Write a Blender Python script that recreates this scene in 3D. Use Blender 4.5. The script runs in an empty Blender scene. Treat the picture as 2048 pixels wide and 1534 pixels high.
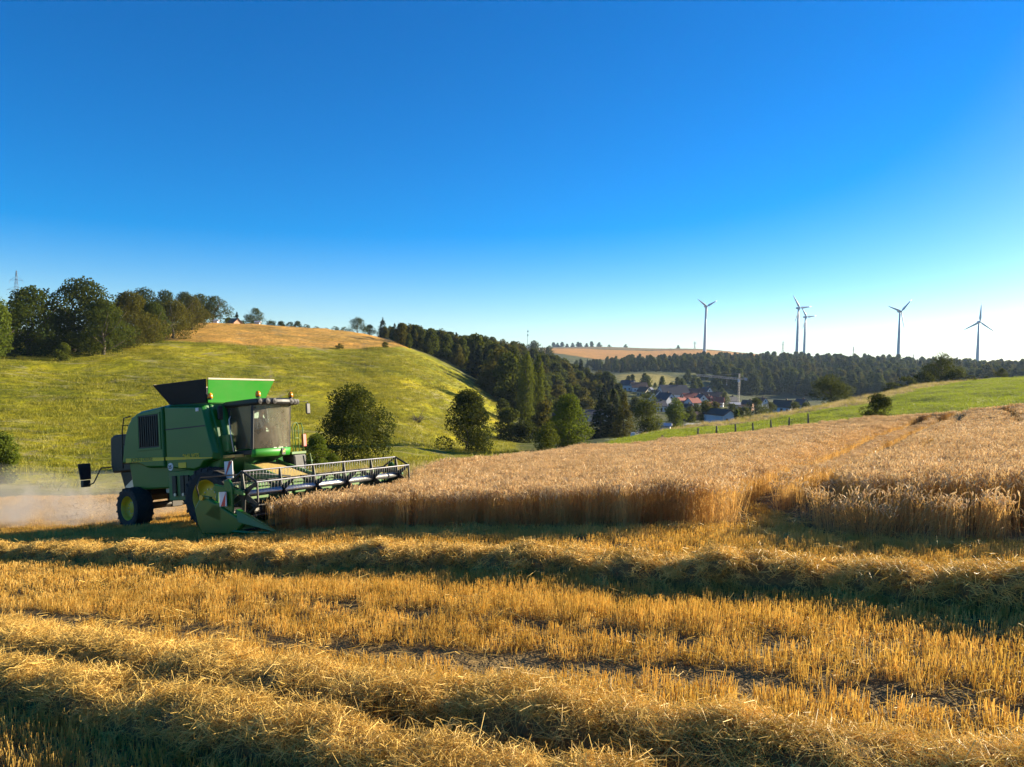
import bpy, bmesh, math, random
import numpy as np
from mathutils import Vector, Matrix, Euler

R = math.radians
scene = bpy.context.scene
col = scene.collection
rng = np.random.default_rng(7)
random.seed(7)

# ------------------------------------------------------------------ camera
FPX, CXP, CYP = 1538.0, 1024.0, 767.0          # focal length and centre, in pixels of a 2048 wide picture
PITCH, ROLL = R(1.75), R(1.5)
cam_f = np.array([0, math.cos(PITCH), -math.sin(PITCH)])
_u = np.array([0, math.sin(PITCH), math.cos(PITCH)]); _r = np.array([1.0, 0, 0])
cam_r = math.cos(ROLL)*_r + math.sin(ROLL)*_u
cam_u = -math.sin(ROLL)*_r + math.cos(ROLL)*_u
cd = bpy.data.cameras.new('camera'); cd.sensor_width = 36; cd.lens = 36*FPX/2048
cd.clip_start = 0.1; cd.clip_end = 30000
cam = bpy.data.objects.new('camera', cd); col.objects.link(cam)
cam.matrix_world = Matrix(((cam_r[0], cam_u[0], -cam_f[0], 0), (cam_r[1], cam_u[1], -cam_f[1], 0),
                           (cam_r[2], cam_u[2], -cam_f[2], 0), (0, 0, 0, 1)))
scene.camera = cam

# ------------------------------------------------------------------ light
SUN_AZ, SUN_EL = R(63), R(17)                   # azimuth measured from the view axis to the right
w = bpy.data.worlds.new('World'); scene.world = w; w.use_nodes = True
nt = w.node_tree; nt.nodes.clear()
sky = nt.nodes.new('ShaderNodeTexSky'); sky.sky_type = 'NISHITA'; sky.sun_disc = False
sky.sun_elevation = SUN_EL; sky.sun_rotation = SUN_AZ
sky.altitude = 200; sky.air_density = 0.8; sky.dust_density = 0.4; sky.ozone_density = 3.0
hs = nt.nodes.new('ShaderNodeHueSaturation'); hs.inputs['Saturation'].default_value = 1.58; hs.inputs['Hue'].default_value = 0.509; hs.inputs['Value'].default_value = 1.0
bg = nt.nodes.new('ShaderNodeBackground'); bg.inputs['Strength'].default_value = 0.069
wo = nt.nodes.new('ShaderNodeOutputWorld')
nt.links.new(sky.outputs[0], hs.inputs['Color']); nt.links.new(hs.outputs[0], bg.inputs[0]); nt.links.new(bg.outputs[0], wo.inputs[0])
sl = bpy.data.lights.new('sun', 'SUN'); sl.energy = 5.0; sl.angle = R(0.5); sl.color = (1.0, 0.87, 0.64)
sun = bpy.data.objects.new('sun', sl); col.objects.link(sun)
sdir = Vector((math.sin(SUN_AZ)*math.cos(SUN_EL), math.cos(SUN_AZ)*math.cos(SUN_EL), math.sin(SUN_EL)))
sun.rotation_euler = sdir.to_track_quat('Z', 'Y').to_euler()
scene.view_settings.view_transform = 'Standard'; scene.view_settings.look = 'None'
scene.view_settings.exposure = 1.5; scene.view_settings.gamma = 1.0; scene.view_settings.use_curve_mapping = False
scene.cycles.max_bounces = 8; scene.cycles.transparent_max_bounces = 12; scene.cycles.volume_bounces = 1
scene.cycles.diffuse_bounces = 3; scene.cycles.transmission_bounces = 4
scene.cycles.volume_step_rate = 2.0; scene.cycles.volume_max_steps = 128

# ------------------------------------------------------------------ helpers
def ray(x, y):
    """direction of a picture point, scaled so that its depth (world Y) is 1"""
    d = (x-CXP)/FPX*cam_r - (y-CYP)/FPX*cam_u + cam_f
    return d/d[1]
def project(P):
    d = P@cam_f
    return CXP+FPX*(P@cam_r)/d, CYP-FPX*(P@cam_u)/d

def tag(o, label=None, cat=None, group=None, kind=None):
    if label: o['label'] = label
    if cat: o['category'] = cat
    if group: o['group'] = group
    if kind: o['kind'] = kind
    return o
def empty(name, loc=(0, 0, 0), rz=0.0, parent=None):
    o = bpy.data.objects.new(name, None); col.objects.link(o)
    o.location = loc; o.rotation_euler = (0, 0, rz); o.empty_display_size = 0.1; o.parent = parent
    return o
def link(name, me, mats=None, parent=None):
    o = bpy.data.objects.new(name, me); col.objects.link(o); o.parent = parent
    if mats is not None:
        me.materials.clear()
        for m in (mats if isinstance(mats, (list, tuple)) else [mats]): me.materials.append(m)
    return o
def copy_tree(o, parent=None):
    c = o.copy(); col.objects.link(c); c.parent = parent
    for ch in o.children: copy_tree(ch, c)
    return c

class MB:
    """collects simple solids and builds them as one mesh"""
    def __init__(s): s.v = []; s.f = []; s.m = []; s.mi = 0
    def add(s, vs, fs):
        n = len(s.v); s.v += [tuple(map(float, p)) for p in vs]
        for f in fs: s.f.append([i+n for i in f]); s.m.append(s.mi)
        return s
    def box(s, x0, x1, y0, y1, z0, z1):
        return s.add([(x0, y0, z0), (x1, y0, z0), (x1, y1, z0), (x0, y1, z0), (x0, y0, z1), (x1, y0, z1), (x1, y1, z1), (x0, y1, z1)],
                     [(3, 2, 1, 0), (4, 5, 6, 7), (0, 1, 5, 4), (1, 2, 6, 5), (2, 3, 7, 6), (3, 0, 4, 7)])
    def hexa(s, p):      # eight corners, bottom ring then top ring
        return s.add(p, [(3, 2, 1, 0), (4, 5, 6, 7), (0, 1, 5, 4), (1, 2, 6, 5), (2, 3, 7, 6), (3, 0, 4, 7)])
    def rings(s, rs, cap=True, close=True):
        n = len(rs[0]); vs = [p for r in rs for p in r]; fs = []
        for k in range(len(rs)-1):
            for i in range(n if close else n-1):
                j = (i+1) % n
                fs.append((k*n+i, k*n+j, (k+1)*n+j, (k+1)*n+i))
        if cap: fs.append(tuple(range(n-1, -1, -1))); fs.append(tuple((len(rs)-1)*n+i for i in range(n)))
        return s.add(vs, fs)
    def tube(s, pts, r, n=8, cap=True):
        pts = [Vector(p) for p in pts]; rr = r if isinstance(r, (list, tuple)) else [r]*len(pts); rs = []
        ref = None
        for i, p in enumerate(pts):
            t = (pts[min(i+1, len(pts)-1)]-pts[max(i-1, 0)]).normalized()
            if ref is None: ref = Vector((0, 0, 1)) if abs(t.z) < .9 else Vector((1, 0, 0))
            a = t.cross(ref).normalized(); b = t.cross(a).normalized(); ref = a.cross(t).normalized()
            rs.append([p+(a*math.cos(2*math.pi*k/n)+b*math.sin(2*math.pi*k/n))*rr[i] for k in range(n)])
        return s.rings(rs, cap)
    def prism(s, poly, y0, y1, axis='y', inset=0.0):
        """polygon in (x,z) swept along y; inset shrinks the y0 face for a soft shoulder"""
        P = [Vector((a, b)) for a, b in poly]; c = sum(P, Vector((0, 0)))/len(P)
        def ring(y, k): return [((p-(p-c).normalized()*k).x, y, (p-(p-c).normalized()*k).y) for p in P]
        if inset: rs = [ring(y0, inset), ring(y0+(y1-y0)*.35, inset*.25), ring(y0+(y1-y0)*.6, 0), ring(y1, 0)]
        else: rs = [ring(y0, 0), ring(y1, 0)]
        if axis == 'x': rs = [[(q[1], q[0], q[2]) for q in r] for r in rs]
        return s.rings(rs)
    def lathe(s, prof, c, n=32, axis='y'):
        """profile of (radius, offset) turned about an axis through c"""
        rs = []
        for k in range(n):
            a = 2*math.pi*k/n; r_ = []
            for r, o in prof:
                x, z = r*math.cos(a), r*math.sin(a)
                r_.append((c[0]+x, c[1]+o, c[2]+z) if axis == 'y' else (c[0]+x, c[1]+z, c[2]+o))
            rs.append(r_)
        m = len(prof); vs = [p for r in rs for p in r]; fs = []
        for k in range(n):
            for i in range(m-1): fs.append((k*m+i, k*m+i+1, ((k+1) % n)*m+i+1, ((k+1) % n)*m+i))
        return s.add(vs, fs)
    def build(s, name, mats, parent=None, smooth=False, bevel=0.0, seg=2, fix=True):
        me = bpy.data.meshes.new(name); me.from_pydata(s.v, [], s.f); me.update()
        if any(s.m): me.polygons.foreach_set('material_index', s.m)
        if fix:
            bm = bmesh.new(); bm.from_mesh(me); bmesh.ops.recalc_face_normals(bm, faces=bm.faces); bm.to_mesh(me); bm.free()
        if smooth: me.polygons.foreach_set('use_smooth', [True]*len(me.polygons))
        o = link(name, me, mats, parent)
        if bevel:
            b = o.modifiers.new('bevel', 'BEVEL'); b.width = bevel; b.segments = seg; b.limit_method = 'ANGLE'; b.angle_limit = R(35)
        return o

def quads_mesh(name, V, nv=4, mat_idx=None, smooth=False):
    """mesh from an array of N faces with nv corners each: V has shape (N, nv, 3)"""
    N = len(V); me = bpy.data.meshes.new(name)
    me.vertices.add(N*nv); me.vertices.foreach_set('co', np.ascontiguousarray(V, dtype=np.float32).ravel())
    me.loops.add(N*nv); me.loops.foreach_set('vertex_index', np.arange(N*nv, dtype=np.int32))
    me.polygons.add(N); me.polygons.foreach_set('loop_start', np.arange(0, N*nv, nv, dtype=np.int32))
    me.polygons.foreach_set('loop_total', np.full(N, nv, dtype=np.int32))
    if mat_idx is not None: me.polygons.foreach_set('material_index', np.asarray(mat_idx, dtype=np.int32))
    me.update(calc_edges=True); me.validate()
    return me

# ------------------------------------------------------------------ materials
def new_mat(name):
    m = bpy.data.materials.new(name); m.use_nodes = True; n = m.node_tree; n.nodes.clear()
    out = n.nodes.new('ShaderNodeOutputMaterial'); return m, n, out
def N(n, t, **kw):
    x = n.nodes.new(t)
    for k, v in kw.items():
        if k in x.inputs: x.inputs[k].default_value = v
        else: setattr(x, k, v)
    return x
def noise(n, scale, detail=4, rough=.55, coord='Object', dist=0.0, sx=(1, 1, 1)):
    tc = N(n, 'ShaderNodeTexCoord'); mp = N(n, 'ShaderNodeMapping'); mp.inputs['Scale'].default_value = sx
    t = N(n, 'ShaderNodeTexNoise', Scale=scale, Detail=detail, Roughness=rough, Distortion=dist)
    n.links.new(tc.outputs[coord], mp.inputs[0]); n.links.new(mp.outputs[0], t.inputs['Vector']); return t.outputs['Fac']
def ramp(n, fac, stops):
    r = N(n, 'ShaderNodeValToRGB'); e = r.color_ramp.elements
    while len(e) < len(stops): e.new(.5)
    for k, (p, c) in zip(e, stops): k.position = p; k.color = (*c, 1) if len(c) == 3 else c
    n.links.new(fac, r.inputs[0]); return r.outputs[0]
def mixc(n, a, b, fac, mode='MIX'):
    x = N(n, 'ShaderNodeMix'); x.data_type = 'RGBA'; x.blend_type = mode
    for sock, v in ((x.inputs[0], fac), (x.inputs[6], a), (x.inputs[7], b)):
        if isinstance(v, bpy.types.NodeSocket): n.links.new(v, sock)
        else: sock.default_value = v if not isinstance(v, tuple) else (*v, 1)
    return x.outputs[2]
def math_(n, op, a, b=None):
    x = N(n, 'ShaderNodeMath'); x.operation = op
    for sock, v in ((x.inputs[0], a), (x.inputs[1], b)):
        if v is None: continue
        if isinstance(v, bpy.types.NodeSocket): n.links.new(v, sock)
        else: sock.default_value = v
    return x.outputs[0]

def paint(name, c, rough=.45, metal=0.0, dirt=.35, dirtc=(.20, .15, .085), scale=1.3, coat=0.0, bump=0.0, spec=.5):
    m, n, out = new_mat(name); p = N(n, 'ShaderNodeBsdfPrincipled', Metallic=metal)
    p.inputs['Specular IOR Level'].default_value = spec; p.inputs['Coat Weight'].default_value = coat; p.inputs['Coat Roughness'].default_value = .25
    f = noise(n, scale, 6, .62); g = noise(n, scale*9, 3, .6)
    k = ramp(n, math_(n, 'ADD', math_(n, 'MULTIPLY', f, .75), math_(n, 'MULTIPLY', g, .25)), [(.38, (0, 0, 0)), (.72, (1, 1, 1))])
    cc = mixc(n, c, dirtc, math_(n, 'MULTIPLY', k, dirt)); n.links.new(cc, p.inputs['Base Color'])
    rr = math_(n, 'ADD', rough, math_(n, 'MULTIPLY', k, .35*dirt+.05)); n.links.new(rr, p.inputs['Roughness'])
    if bump:
        b = N(n, 'ShaderNodeBump', Strength=bump, Distance=.02); n.links.new(g, b.inputs['Height']); n.links.new(b.outputs[0], p.inputs['Normal'])
    n.links.new(p.outputs[0], out.inputs[0]); return m
def leafy(name, c0, c1, trans=.35, rough=.55, scale=1.2, spread=.5, spec=.25, tcol=None):
    """thin leaf or straw: diffuse and some light through it; colour varies per object and in clumps"""
    m, n, out = new_mat(name)
    oi = N(n, 'ShaderNodeObjectInfo'); f = noise(n, scale, 3, .6)
    k = math_(n, 'ADD', math_(n, 'MULTIPLY', oi.outputs['Random'], spread), math_(n, 'MULTIPLY', f, 1.0-spread*.5))
    cc = ramp(n, k, [(.3, c0), (.85, c1)])
    p = N(n, 'ShaderNodeBsdfPrincipled', Roughness=rough); p.inputs['Specular IOR Level'].default_value = spec
    t = N(n, 'ShaderNodeBsdfTranslucent'); mx = N(n, 'ShaderNodeMixShader', Fac=trans)
    n.links.new(cc, p.inputs['Base Color'])
    if tcol: n.links.new(mixc(n, cc, tcol, .6), t.inputs['Color'])
    else: n.links.new(cc, t.inputs['Color'])
    n.links.new(p.outputs[0], mx.inputs[1]); n.links.new(t.outputs[0], mx.inputs[2]); n.links.new(mx.outputs[0], out.inputs[0])
    return m

# ------------------------------------------------------------------ scatter by geometry nodes
def scatter(name, pts, rot, scl, idx, protos, parent=None):
    """protos: list of (mesh, materials); one instance per point"""
    pc = bpy.data.collections.new(name+'_kinds')
    for i, (me, mats) in enumerate(protos):
        if not me.materials:
            for m in mats: me.materials.append(m)
        pc.objects.link(bpy.data.objects.new('%s_%02d' % (name, i), me))
    me = bpy.data.meshes.new(name); n = len(pts)
    me.vertices.add(n); me.vertices.foreach_set('co', np.asarray(pts, dtype=np.float32).ravel())
    a = me.attributes.new('rot', 'FLOAT_VECTOR', 'POINT'); a.data.foreach_set('vector', np.asarray(rot, dtype=np.float32).ravel())
    a = me.attributes.new('scl', 'FLOAT_VECTOR', 'POINT'); a.data.foreach_set('vector', np.asarray(scl, dtype=np.float32).ravel())
    a = me.attributes.new('pidx', 'INT', 'POINT'); a.data.foreach_set('value', np.asarray(idx, dtype=np.int32))
    o = link(name, me, None, parent)
    ng = bpy.data.node_groups.new(name, 'GeometryNodeTree')
    ng.interface.new_socket('Geometry', in_out='INPUT', socket_type='NodeSocketGeometry')
    ng.interface.new_socket('Geometry', in_out='OUTPUT', socket_type='NodeSocketGeometry')
    gi = ng.nodes.new('NodeGroupInput'); go = ng.nodes.new('NodeGroupOutput')
    ip = ng.nodes.new('GeometryNodeInstanceOnPoints'); ci = ng.nodes.new('GeometryNodeCollectionInfo')
    ci.inputs['Collection'].default_value = pc; ci.inputs['Separate Children'].default_value = True; ci.inputs['Reset Children'].default_value = True
    def attr(nm, t):
        x = ng.nodes.new('GeometryNodeInputNamedAttribute'); x.data_type = t; x.inputs['Name'].default_value = nm; return x.outputs[0]
    e2r = ng.nodes.new('FunctionNodeEulerToRotation')
    ng.links.new(attr('rot', 'FLOAT_VECTOR'), e2r.inputs[0])
    ng.links.new(gi.outputs[0], ip.inputs['Points']); ng.links.new(ci.outputs[0], ip.inputs['Instance'])
    ip.inputs['Pick Instance'].default_value = True
    ng.links.new(attr('pidx', 'INT'), ip.inputs['Instance Index'])
    ng.links.new(e2r.outputs[0], ip.inputs['Rotation']); ng.links.new(attr('scl', 'FLOAT_VECTOR'), ip.inputs['Scale'])
    ng.links.new(ip.outputs[0], go.inputs[0])
    md = o.modifiers.new('scatter', 'NODES'); md.node_group = ng
    return o

# ------------------------------------------------------------------ terrain: a height for every ground point
Z0, SA, SB = -2.0, 0.097, -0.1005              # the harvested field is close to a plane
COLS = [  # picture column, then (depth, picture row) of the ground along it
 (-800, [(60, 985), (90, 900), (130, 780), (170, 735), (260, 715), (500, 690), (1500, 690), (7000, 690)]),
 (0,    [(48, 985), (60, 955), (80, 900), (105, 825), (130, 757), (148, 724), (170, 708), (220, 694), (320, 680), (700, 670), (2000, 665), (7000, 660)]),
 (200,  [(50, 985), (65, 950), (85, 897), (110, 830), (140, 760), (165, 713), (200, 684), (250, 664), (330, 668), (700, 680), (2000, 680), (7000, 680)]),
 (350,  [(50, 978), (66, 940), (90, 880), (125, 800), (165, 722), (190, 690), (225, 662), (262, 647), (330, 655), (700, 690), (2000, 690), (7000, 690)]),
 (500,  [(48, 975), (66, 937), (90, 888), (130, 803), (170, 735), (202, 693), (240, 664), (272, 649), (330, 657), (700, 695), (2000, 700), (7000, 695)]),
 (700,  [(40, 967), (60, 942), (76, 924), (110, 862), (160, 776), (200, 720), (226, 698), (275, 671), (310, 664), (380, 670), (700, 700), (2000, 705), (7000, 698)]),
 (800,  [(36, 966), (60, 936), (85, 910), (120, 850), (165, 780), (205, 725), (240, 698), (290, 688), (340, 684), (420, 690), (700, 710), (2000, 705), (7000, 698)]),
 (900,  [(38, 949), (60, 932), (90, 910), (120, 878), (160, 822), (205, 768), (245, 740), (300, 724), (360, 714), (440, 716), (700, 725), (1500, 712), (7000, 698)]),
 (1000, [(46, 938), (65, 925), (90, 912), (120, 898), (160, 868), (215, 818), (270, 785), (340, 752), (410, 728), (500, 726), (800, 730), (1500, 704), (2600, 694), (7000, 700)]),
 (1100, [(54, 924), (75, 910), (105, 898), (150, 886), (200, 870), (260, 850), (350, 808), (440, 762), (520, 742), (620, 745), (900, 738), (1300, 706), (1800, 695), (2600, 697), (7000, 705)]),
 (1200, [(61, 911), (80, 897), (110, 884), (150, 880), (200, 872), (280, 850), (380, 820), (470, 790), (560, 765), (700, 755), (900, 742), (1300, 712), (1800, 694), (2600, 697), (7000, 705)]),
 (1300, [(68, 902), (82, 889), (105, 875), (130, 868), (165, 872), (220, 862), (300, 838), (400, 812), (500, 788), (600, 770), (700, 756), (820, 744), (950, 734), (1300, 714), (1800, 697), (2600, 700), (7000, 705)]),
 (1400, [(74, 886), (90, 871), (112, 859), (135, 852), (165, 857), (220, 852), (300, 838), (400, 816), (500, 797), (600, 785), (700, 768), (820, 748), (1000, 730), (1300, 714), (1800, 698), (2600, 704), (7000, 708)]),
 (1500, [(75, 878), (92, 861), (118, 846), (142, 838), (175, 845), (250, 840), (350, 828), (450, 814), (550, 804), (650, 792), (750, 770), (850, 750), (1000, 733), (1300, 720), (1800, 707), (2600, 709), (7000, 712)]),
 (1650, [(74, 863), (90, 842), (115, 823), (145, 811), (180, 812), (280, 815), (400, 812), (550, 804), (650, 792), (750, 772), (850, 752), (1000, 738), (1300, 727), (1800, 720), (7000, 716)]),
 (1750, [(73, 852), (90, 829), (115, 806), (148, 792), (190, 794), (300, 800), (450, 800), (600, 790), (700, 774), (800, 757), (950, 742), (1300, 728), (1800, 722), (7000, 718)]),
 (1850, [(69, 846), (85, 820), (108, 796), (140, 777), (175, 770), (240, 780), (400, 786), (600, 785), (720, 772), (820, 758), (1000, 745), (1300, 732), (1800, 726), (7000, 722)]),
 (1950, [(64, 839), (80, 812), (100, 790), (130, 770), (155, 761), (200, 764), (400, 778), (650, 775), (800, 758), (1000, 747), (1300, 736), (1800, 730), (7000, 726)]),
 (2048, [(59, 830), (76, 803), (98, 780), (128, 762), (155, 754), (200, 758), (400, 772), (650, 770), (800, 757), (1000, 748), (1300, 738), (1800, 732), (7000, 728)]),
 (2900, [(50, 770), (100, 700), (200, 680), (500, 710), (1300, 725), (7000, 730)])]

def _hermite(xs, ys, xq):
    xs = np.asarray(xs, float); ys = np.asarray(ys, float)
    d = np.diff(ys)/np.diff(xs); m = np.zeros(len(xs))
    m[0], m[-1] = d[0], d[-1]
    h = np.diff(xs); m[1:-1] = (d[:-1]*h[1:]+d[1:]*h[:-1])/(h[1:]+h[:-1])
    k = np.clip(np.searchsorted(xs, xq)-1, 0, len(xs)-2); t = np.clip((xq-xs[k])/h[k], 0, 1); t2, t3 = t*t, t*t*t
    return ys[k]*(2*t3-3*t2+1)+m[k]*h[k]*(t3-2*t2+t)+ys[k+1]*(-2*t3+3*t2)+m[k+1]*h[k]*(t3-t2)
LY = np.linspace(math.log(0.3), math.log(7000), 700)
_us, _tab = [], []
for cx_, prof in COLS:
    u = ray(cx_, 800)[0]
    near = [y for y in (0.3, 1, 2, 4, 7, 11, 16, 22, 28, 34, 42) if y < prof[0][0]*.82]
    Ys = near+[p[0] for p in prof]
    zs = [Z0+SA*u*y+SB*y for y in near]+[ray(cx_, p[1])[2]*p[0] for p in prof]
    _us.append(u); _tab.append(_hermite(np.log(Ys), zs, LY))
_us = np.array(_us); _tab = np.array(_tab)
UQ = np.linspace(_us[0], _us[-1], 900)
TAB = np.array([_hermite(_us, _tab[:, j], UQ) for j in range(len(LY))]).T
def G(x, y):
    x = np.asarray(x, float); y = np.asarray(y, float)
    ulim = 1.18
    ye = np.maximum(y, np.abs(x)/ulim); ye = np.maximum(ye, .31)
    u = np.clip(x/ye, UQ[0]+1e-6, UQ[-1]-1e-6); l = np.clip(np.log(ye), LY[0], LY[-1]-1e-6)
    a = (u-UQ[0])/(UQ[1]-UQ[0]); b = (l-LY[0])/(LY[1]-LY[0])
    i = np.clip(a.astype(int), 0, len(UQ)-2); j = np.clip(b.astype(int), 0, len(LY)-2); fa, fb = a-i, b-j
    z = TAB[i, j]*(1-fa)*(1-fb)+TAB[i+1, j]*fa*(1-fb)+TAB[i, j+1]*(1-fa)*fb+TAB[i+1, j+1]*fa*fb
    w_ = np.clip((ye-30)/60, 0, 1)             # lumps in the hillside
    z = z+w_*(.22*np.sin(x*.31+1.3*np.sin(y*.11))*np.sin(y*.23+.9*np.sin(x*.17))+.12*np.sin(x*.83+y*.4)*np.sin(y*.61-x*.2))
    return z+.025*np.sin(x*1.7+y*.6)*np.sin(y*1.3-x*.35)
def on_ground(px, py, lift=0.0, y0=2.0, y1=3000.0):
    """first ground point (raised by lift) that the picture point looks at"""
    d = ray(px, py); Y = np.exp(np.linspace(math.log(y0), math.log(y1), 4000))
    h = d[2]*Y-(G(d[0]*Y, Y)+lift); k = np.argmax(h < 0)
    if not (h < 0).any(): return None
    k = max(k, 1); t = h[k-1]/(h[k-1]-h[k]); y = Y[k-1]+t*(Y[k]-Y[k-1])
    return np.array([d[0]*y, y, float(G(d[0]*y, y))])
def at(px, Y, py=800):
    """ground point in a picture column at a given depth"""
    x = ray(px, py)[0]*Y; return np.array([x, Y, float(G(x, Y))])

def poly_dist(px, py, poly):
    """signed distance (positive inside) of points to a polygon"""
    P = np.array(poly, float); Q = np.roll(P, -1, 0); dmin = np.full(px.shape, 1e9); ins = np.zeros(px.shape, bool)
    for (x0, y0), (x1, y1) in zip(P, Q):
        ex, ey = x1-x0, y1-y0; t = np.clip(((px-x0)*ex+(py-y0)*ey)/(ex*ex+ey*ey+1e-12), 0, 1)
        dmin = np.minimum(dmin, np.hypot(px-x0-t*ex, py-y0-t*ey))
        c = ((y0 > py) != (y1 > py)) & (px < (x1-x0)*(py-y0)/(y1-y0+1e-12)+x0); ins ^= c
    return np.where(ins, dmin, -dmin)

# ---- map of the land, outlines in ground coordinates taken at the depths of the terrain
def gpoly(pts): return [tuple(on_ground(*p[:2], y0=(p[2] if len(p) > 2 else 2.0))[:2]) for p in pts]
def dpoly(pts): return [tuple(at(p[0], p[1])[:2]) for p in pts]
WHEAT_FAR = [(815, 29.5), (880, 36), (1000, 46), (1180, 60.5), (1400, 75), (1500, 76), (1650, 75.5), (1750, 74), (1850, 70), (1950, 65), (2048, 60), (2300, 52)]
GREEN = dpoly(WHEAT_FAR[3:]+[(2300, 140), (2048, 157), (1950, 157), (1850, 141), (1750, 118), (1650, 119), (1500, 121), (1400, 124), (1300, 128), (1240, 115), (1180, 84)])
TAN = dpoly([(1300, 128), (1400, 124), (1500, 121), (1650, 119), (1750, 118), (1850, 141), (1960, 157), (1900, 168), (1850, 176), (1750, 152), (1650, 150), (1500, 147), (1400, 142), (1300, 150)])
DRY = dpoly([(285, 198), (345, 222), (395, 262), (420, 300), (500, 300), (700, 330), (800, 300), (815, 262), (770, 236), (700, 226), (600, 214), (500, 203), (400, 199)])
VERGE = dpoly([(560, 46), (700, 41), (815, 30), (880, 36.4), (1000, 46.5), (1180, 61), (1190, 70), (1000, 58), (880, 47), (700, 55), (560, 60)])
FIELD_FAR = [((.50, .25, .065), dpoly([(1085, 1330), (1200, 1180), (1350, 1350), (1500, 1500), (1540, 1750), (1400, 1640), (1250, 1560), (1090, 1640)])),
             ((.22, .16, .075), dpoly([(1085, 1660), (1250, 1590), (1400, 1670), (1560, 1770), (1560, 2600), (1085, 2600)])),
             ((.42, .33, .16), dpoly([(1010, 1500), (1040, 1420), (1080, 1400), (1080, 2000), (1010, 2000)])),
             ((.26, .22, .06), dpoly([(1235, 640), (1300, 600), (1350, 650), (1365, 730), (1300, 790), (1235, 780)])),
             ((.16, .15, .05), dpoly([(1140, 800), (1230, 820), (1230, 960), (1140, 940)])),
             ((.085, .095, .045), dpoly([(1460, 560), (1560, 560), (1620, 640), (1560, 720), (1480, 700)]))]
STUBBLE_LEFT = dpoly([(-500, 1), (2600, 1), (2600, 60), (1200, 60), (815, 30), (700, 39), (600, 44), (450, 47), (250, 47), (0, 45), (-500, 47)])
YARD = dpoly([(1365, 235), (1415, 225), (1425, 255), (1375, 262)])
LANE = dpoly([(1210, 128), (1232, 122), (1262, 150), (1285, 190), (1300, 260), (1285, 262), (1268, 200), (1240, 160)])

us = np.concatenate([np.linspace(-3, -.8, 36)[:-1], np.linspace(-.8, .8, 520), np.linspace(.8, 3, 36)[1:]])
Ys = np.exp(np.linspace(math.log(.32), math.log(6900), 430))
UU, YY = np.meshgrid(us, Ys, indexing='ij'); XX = UU*YY
ZZ = G(XX, YY)
me = bpy.data.meshes.new('ground')
nu, ny = UU.shape
idx = np.arange(nu*ny).reshape(nu, ny)
quad = np.stack([idx[:-1, :-1], idx[1:, :-1], idx[1:, 1:], idx[:-1, 1:]], -1).reshape(-1, 4)
me.vertices.add(nu*ny); me.vertices.foreach_set('co', np.stack([XX, YY, ZZ], -1).astype(np.float32).ravel())
me.loops.add(quad.size); me.loops.foreach_set('vertex_index', quad.astype(np.int32).ravel())
me.polygons.add(len(quad)); me.polygons.foreach_set('loop_start', np.arange(0, quad.size, 4, dtype=np.int32))
me.polygons.foreach_set('loop_total', np.full(len(quad), 4, dtype=np.int32))
me.polygons.foreach_set('use_smooth', np.ones(len(quad), bool)); me.update(calc_edges=True)
# land use: colour of what grows there, and how shaggy it is
base = np.zeros((nu, ny, 3)); base[:] = (.070, .085, .026); shag = np.ones((nu, ny))
def lay(poly, c, soft, sh=None):
    k = np.clip(poly_dist(XX, YY, poly)/soft+.5, 0, 1)
    base[:] = base*(1-k[..., None])+np.array(c)*k[..., None]
    if sh is not None: shag[:] = shag*(1-k)+sh*k
MEADOW = dpoly([(-900, 56), (0, 52), (500, 48), (815, 29), (1010, 48), (1060, 110), (1010, 230), (900, 262), (800, 270), (700, 330), (400, 330), (200, 300), (0, 300), (-900, 400)])
lay(MEADOW, (.255, .245, .008), 8, 1.0)
lay(DRY, (.46, .26, .055), 2.5, .8)
lay(GREEN, (.25, .27, .006), 1.5, .45)
lay(TAN, (.34, .25, .12), 3, 1.0)
for c_, p_ in FIELD_FAR: lay(p_, c_, 14, .3)
lay(VERGE, (.34, .27, .075), 1.5, 1.0)
lay(STUBBLE_LEFT, (.22, .14, .055), .8, .5)
lay(YARD, (.42, .42, .42), 1, 0); lay(LANE, (.26, .25, .24), 1, 0)
a = me.attributes.new('land', 'FLOAT_COLOR', 'POINT'); a.data.foreach_set('color', np.concatenate([base, shag[..., None]], -1).astype(np.float32).ravel())
gm, n, out = new_mat('ground_cover')
at_ = N(n, 'ShaderNodeAttribute', attribute_name='land'); p = N(n, 'ShaderNodeBsdfPrincipled', Roughness=.9); p.inputs['Specular IOR Level'].default_value = .1
big = noise(n, .035, 5, .6, dist=1.0); mid = noise(n, .35, 5, .65); fin = noise(n, 3.0, 5, .7); streak = noise(n, .22, 5, .7, dist=.6, sx=(1.0, .35, 1.0))
lump = noise(n, 1.1, 5, .7, sx=(1.0, .5, 1.0)); k1 = ramp(n, big, [(.35, (.55, .62, .5)), (.5, (1, 1, 1)), (.68, (1.5, 1.3, 1.25))])
k2 = ramp(n, streak, [(.35, (.62, .66, .6)), (.65, (1.3, 1.25, 1.15))])
k3 = ramp(n, math_(n, 'ADD', math_(n, 'MULTIPLY', lump, .6), math_(n, 'MULTIPLY', fin, .4)), [(.36, (.35, .38, .4)), (.64, (1.6, 1.55, 1.4))])
c1 = mixc(n, at_.outputs['Color'], k1, at_.outputs['Alpha'], 'MULTIPLY'); c2 = mixc(n, c1, k2, at_.outputs['Alpha'], 'MULTIPLY'); c3 = mixc(n, c2, k3, .8, 'MULTIPLY')
dryn = noise(n, .085, 6, .7, dist=2.2, sx=(1.0, .45, 1.0)); path = noise(n, .05, 3, .5, dist=.8, sx=(.5, 2.2, 1.0))
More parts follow.
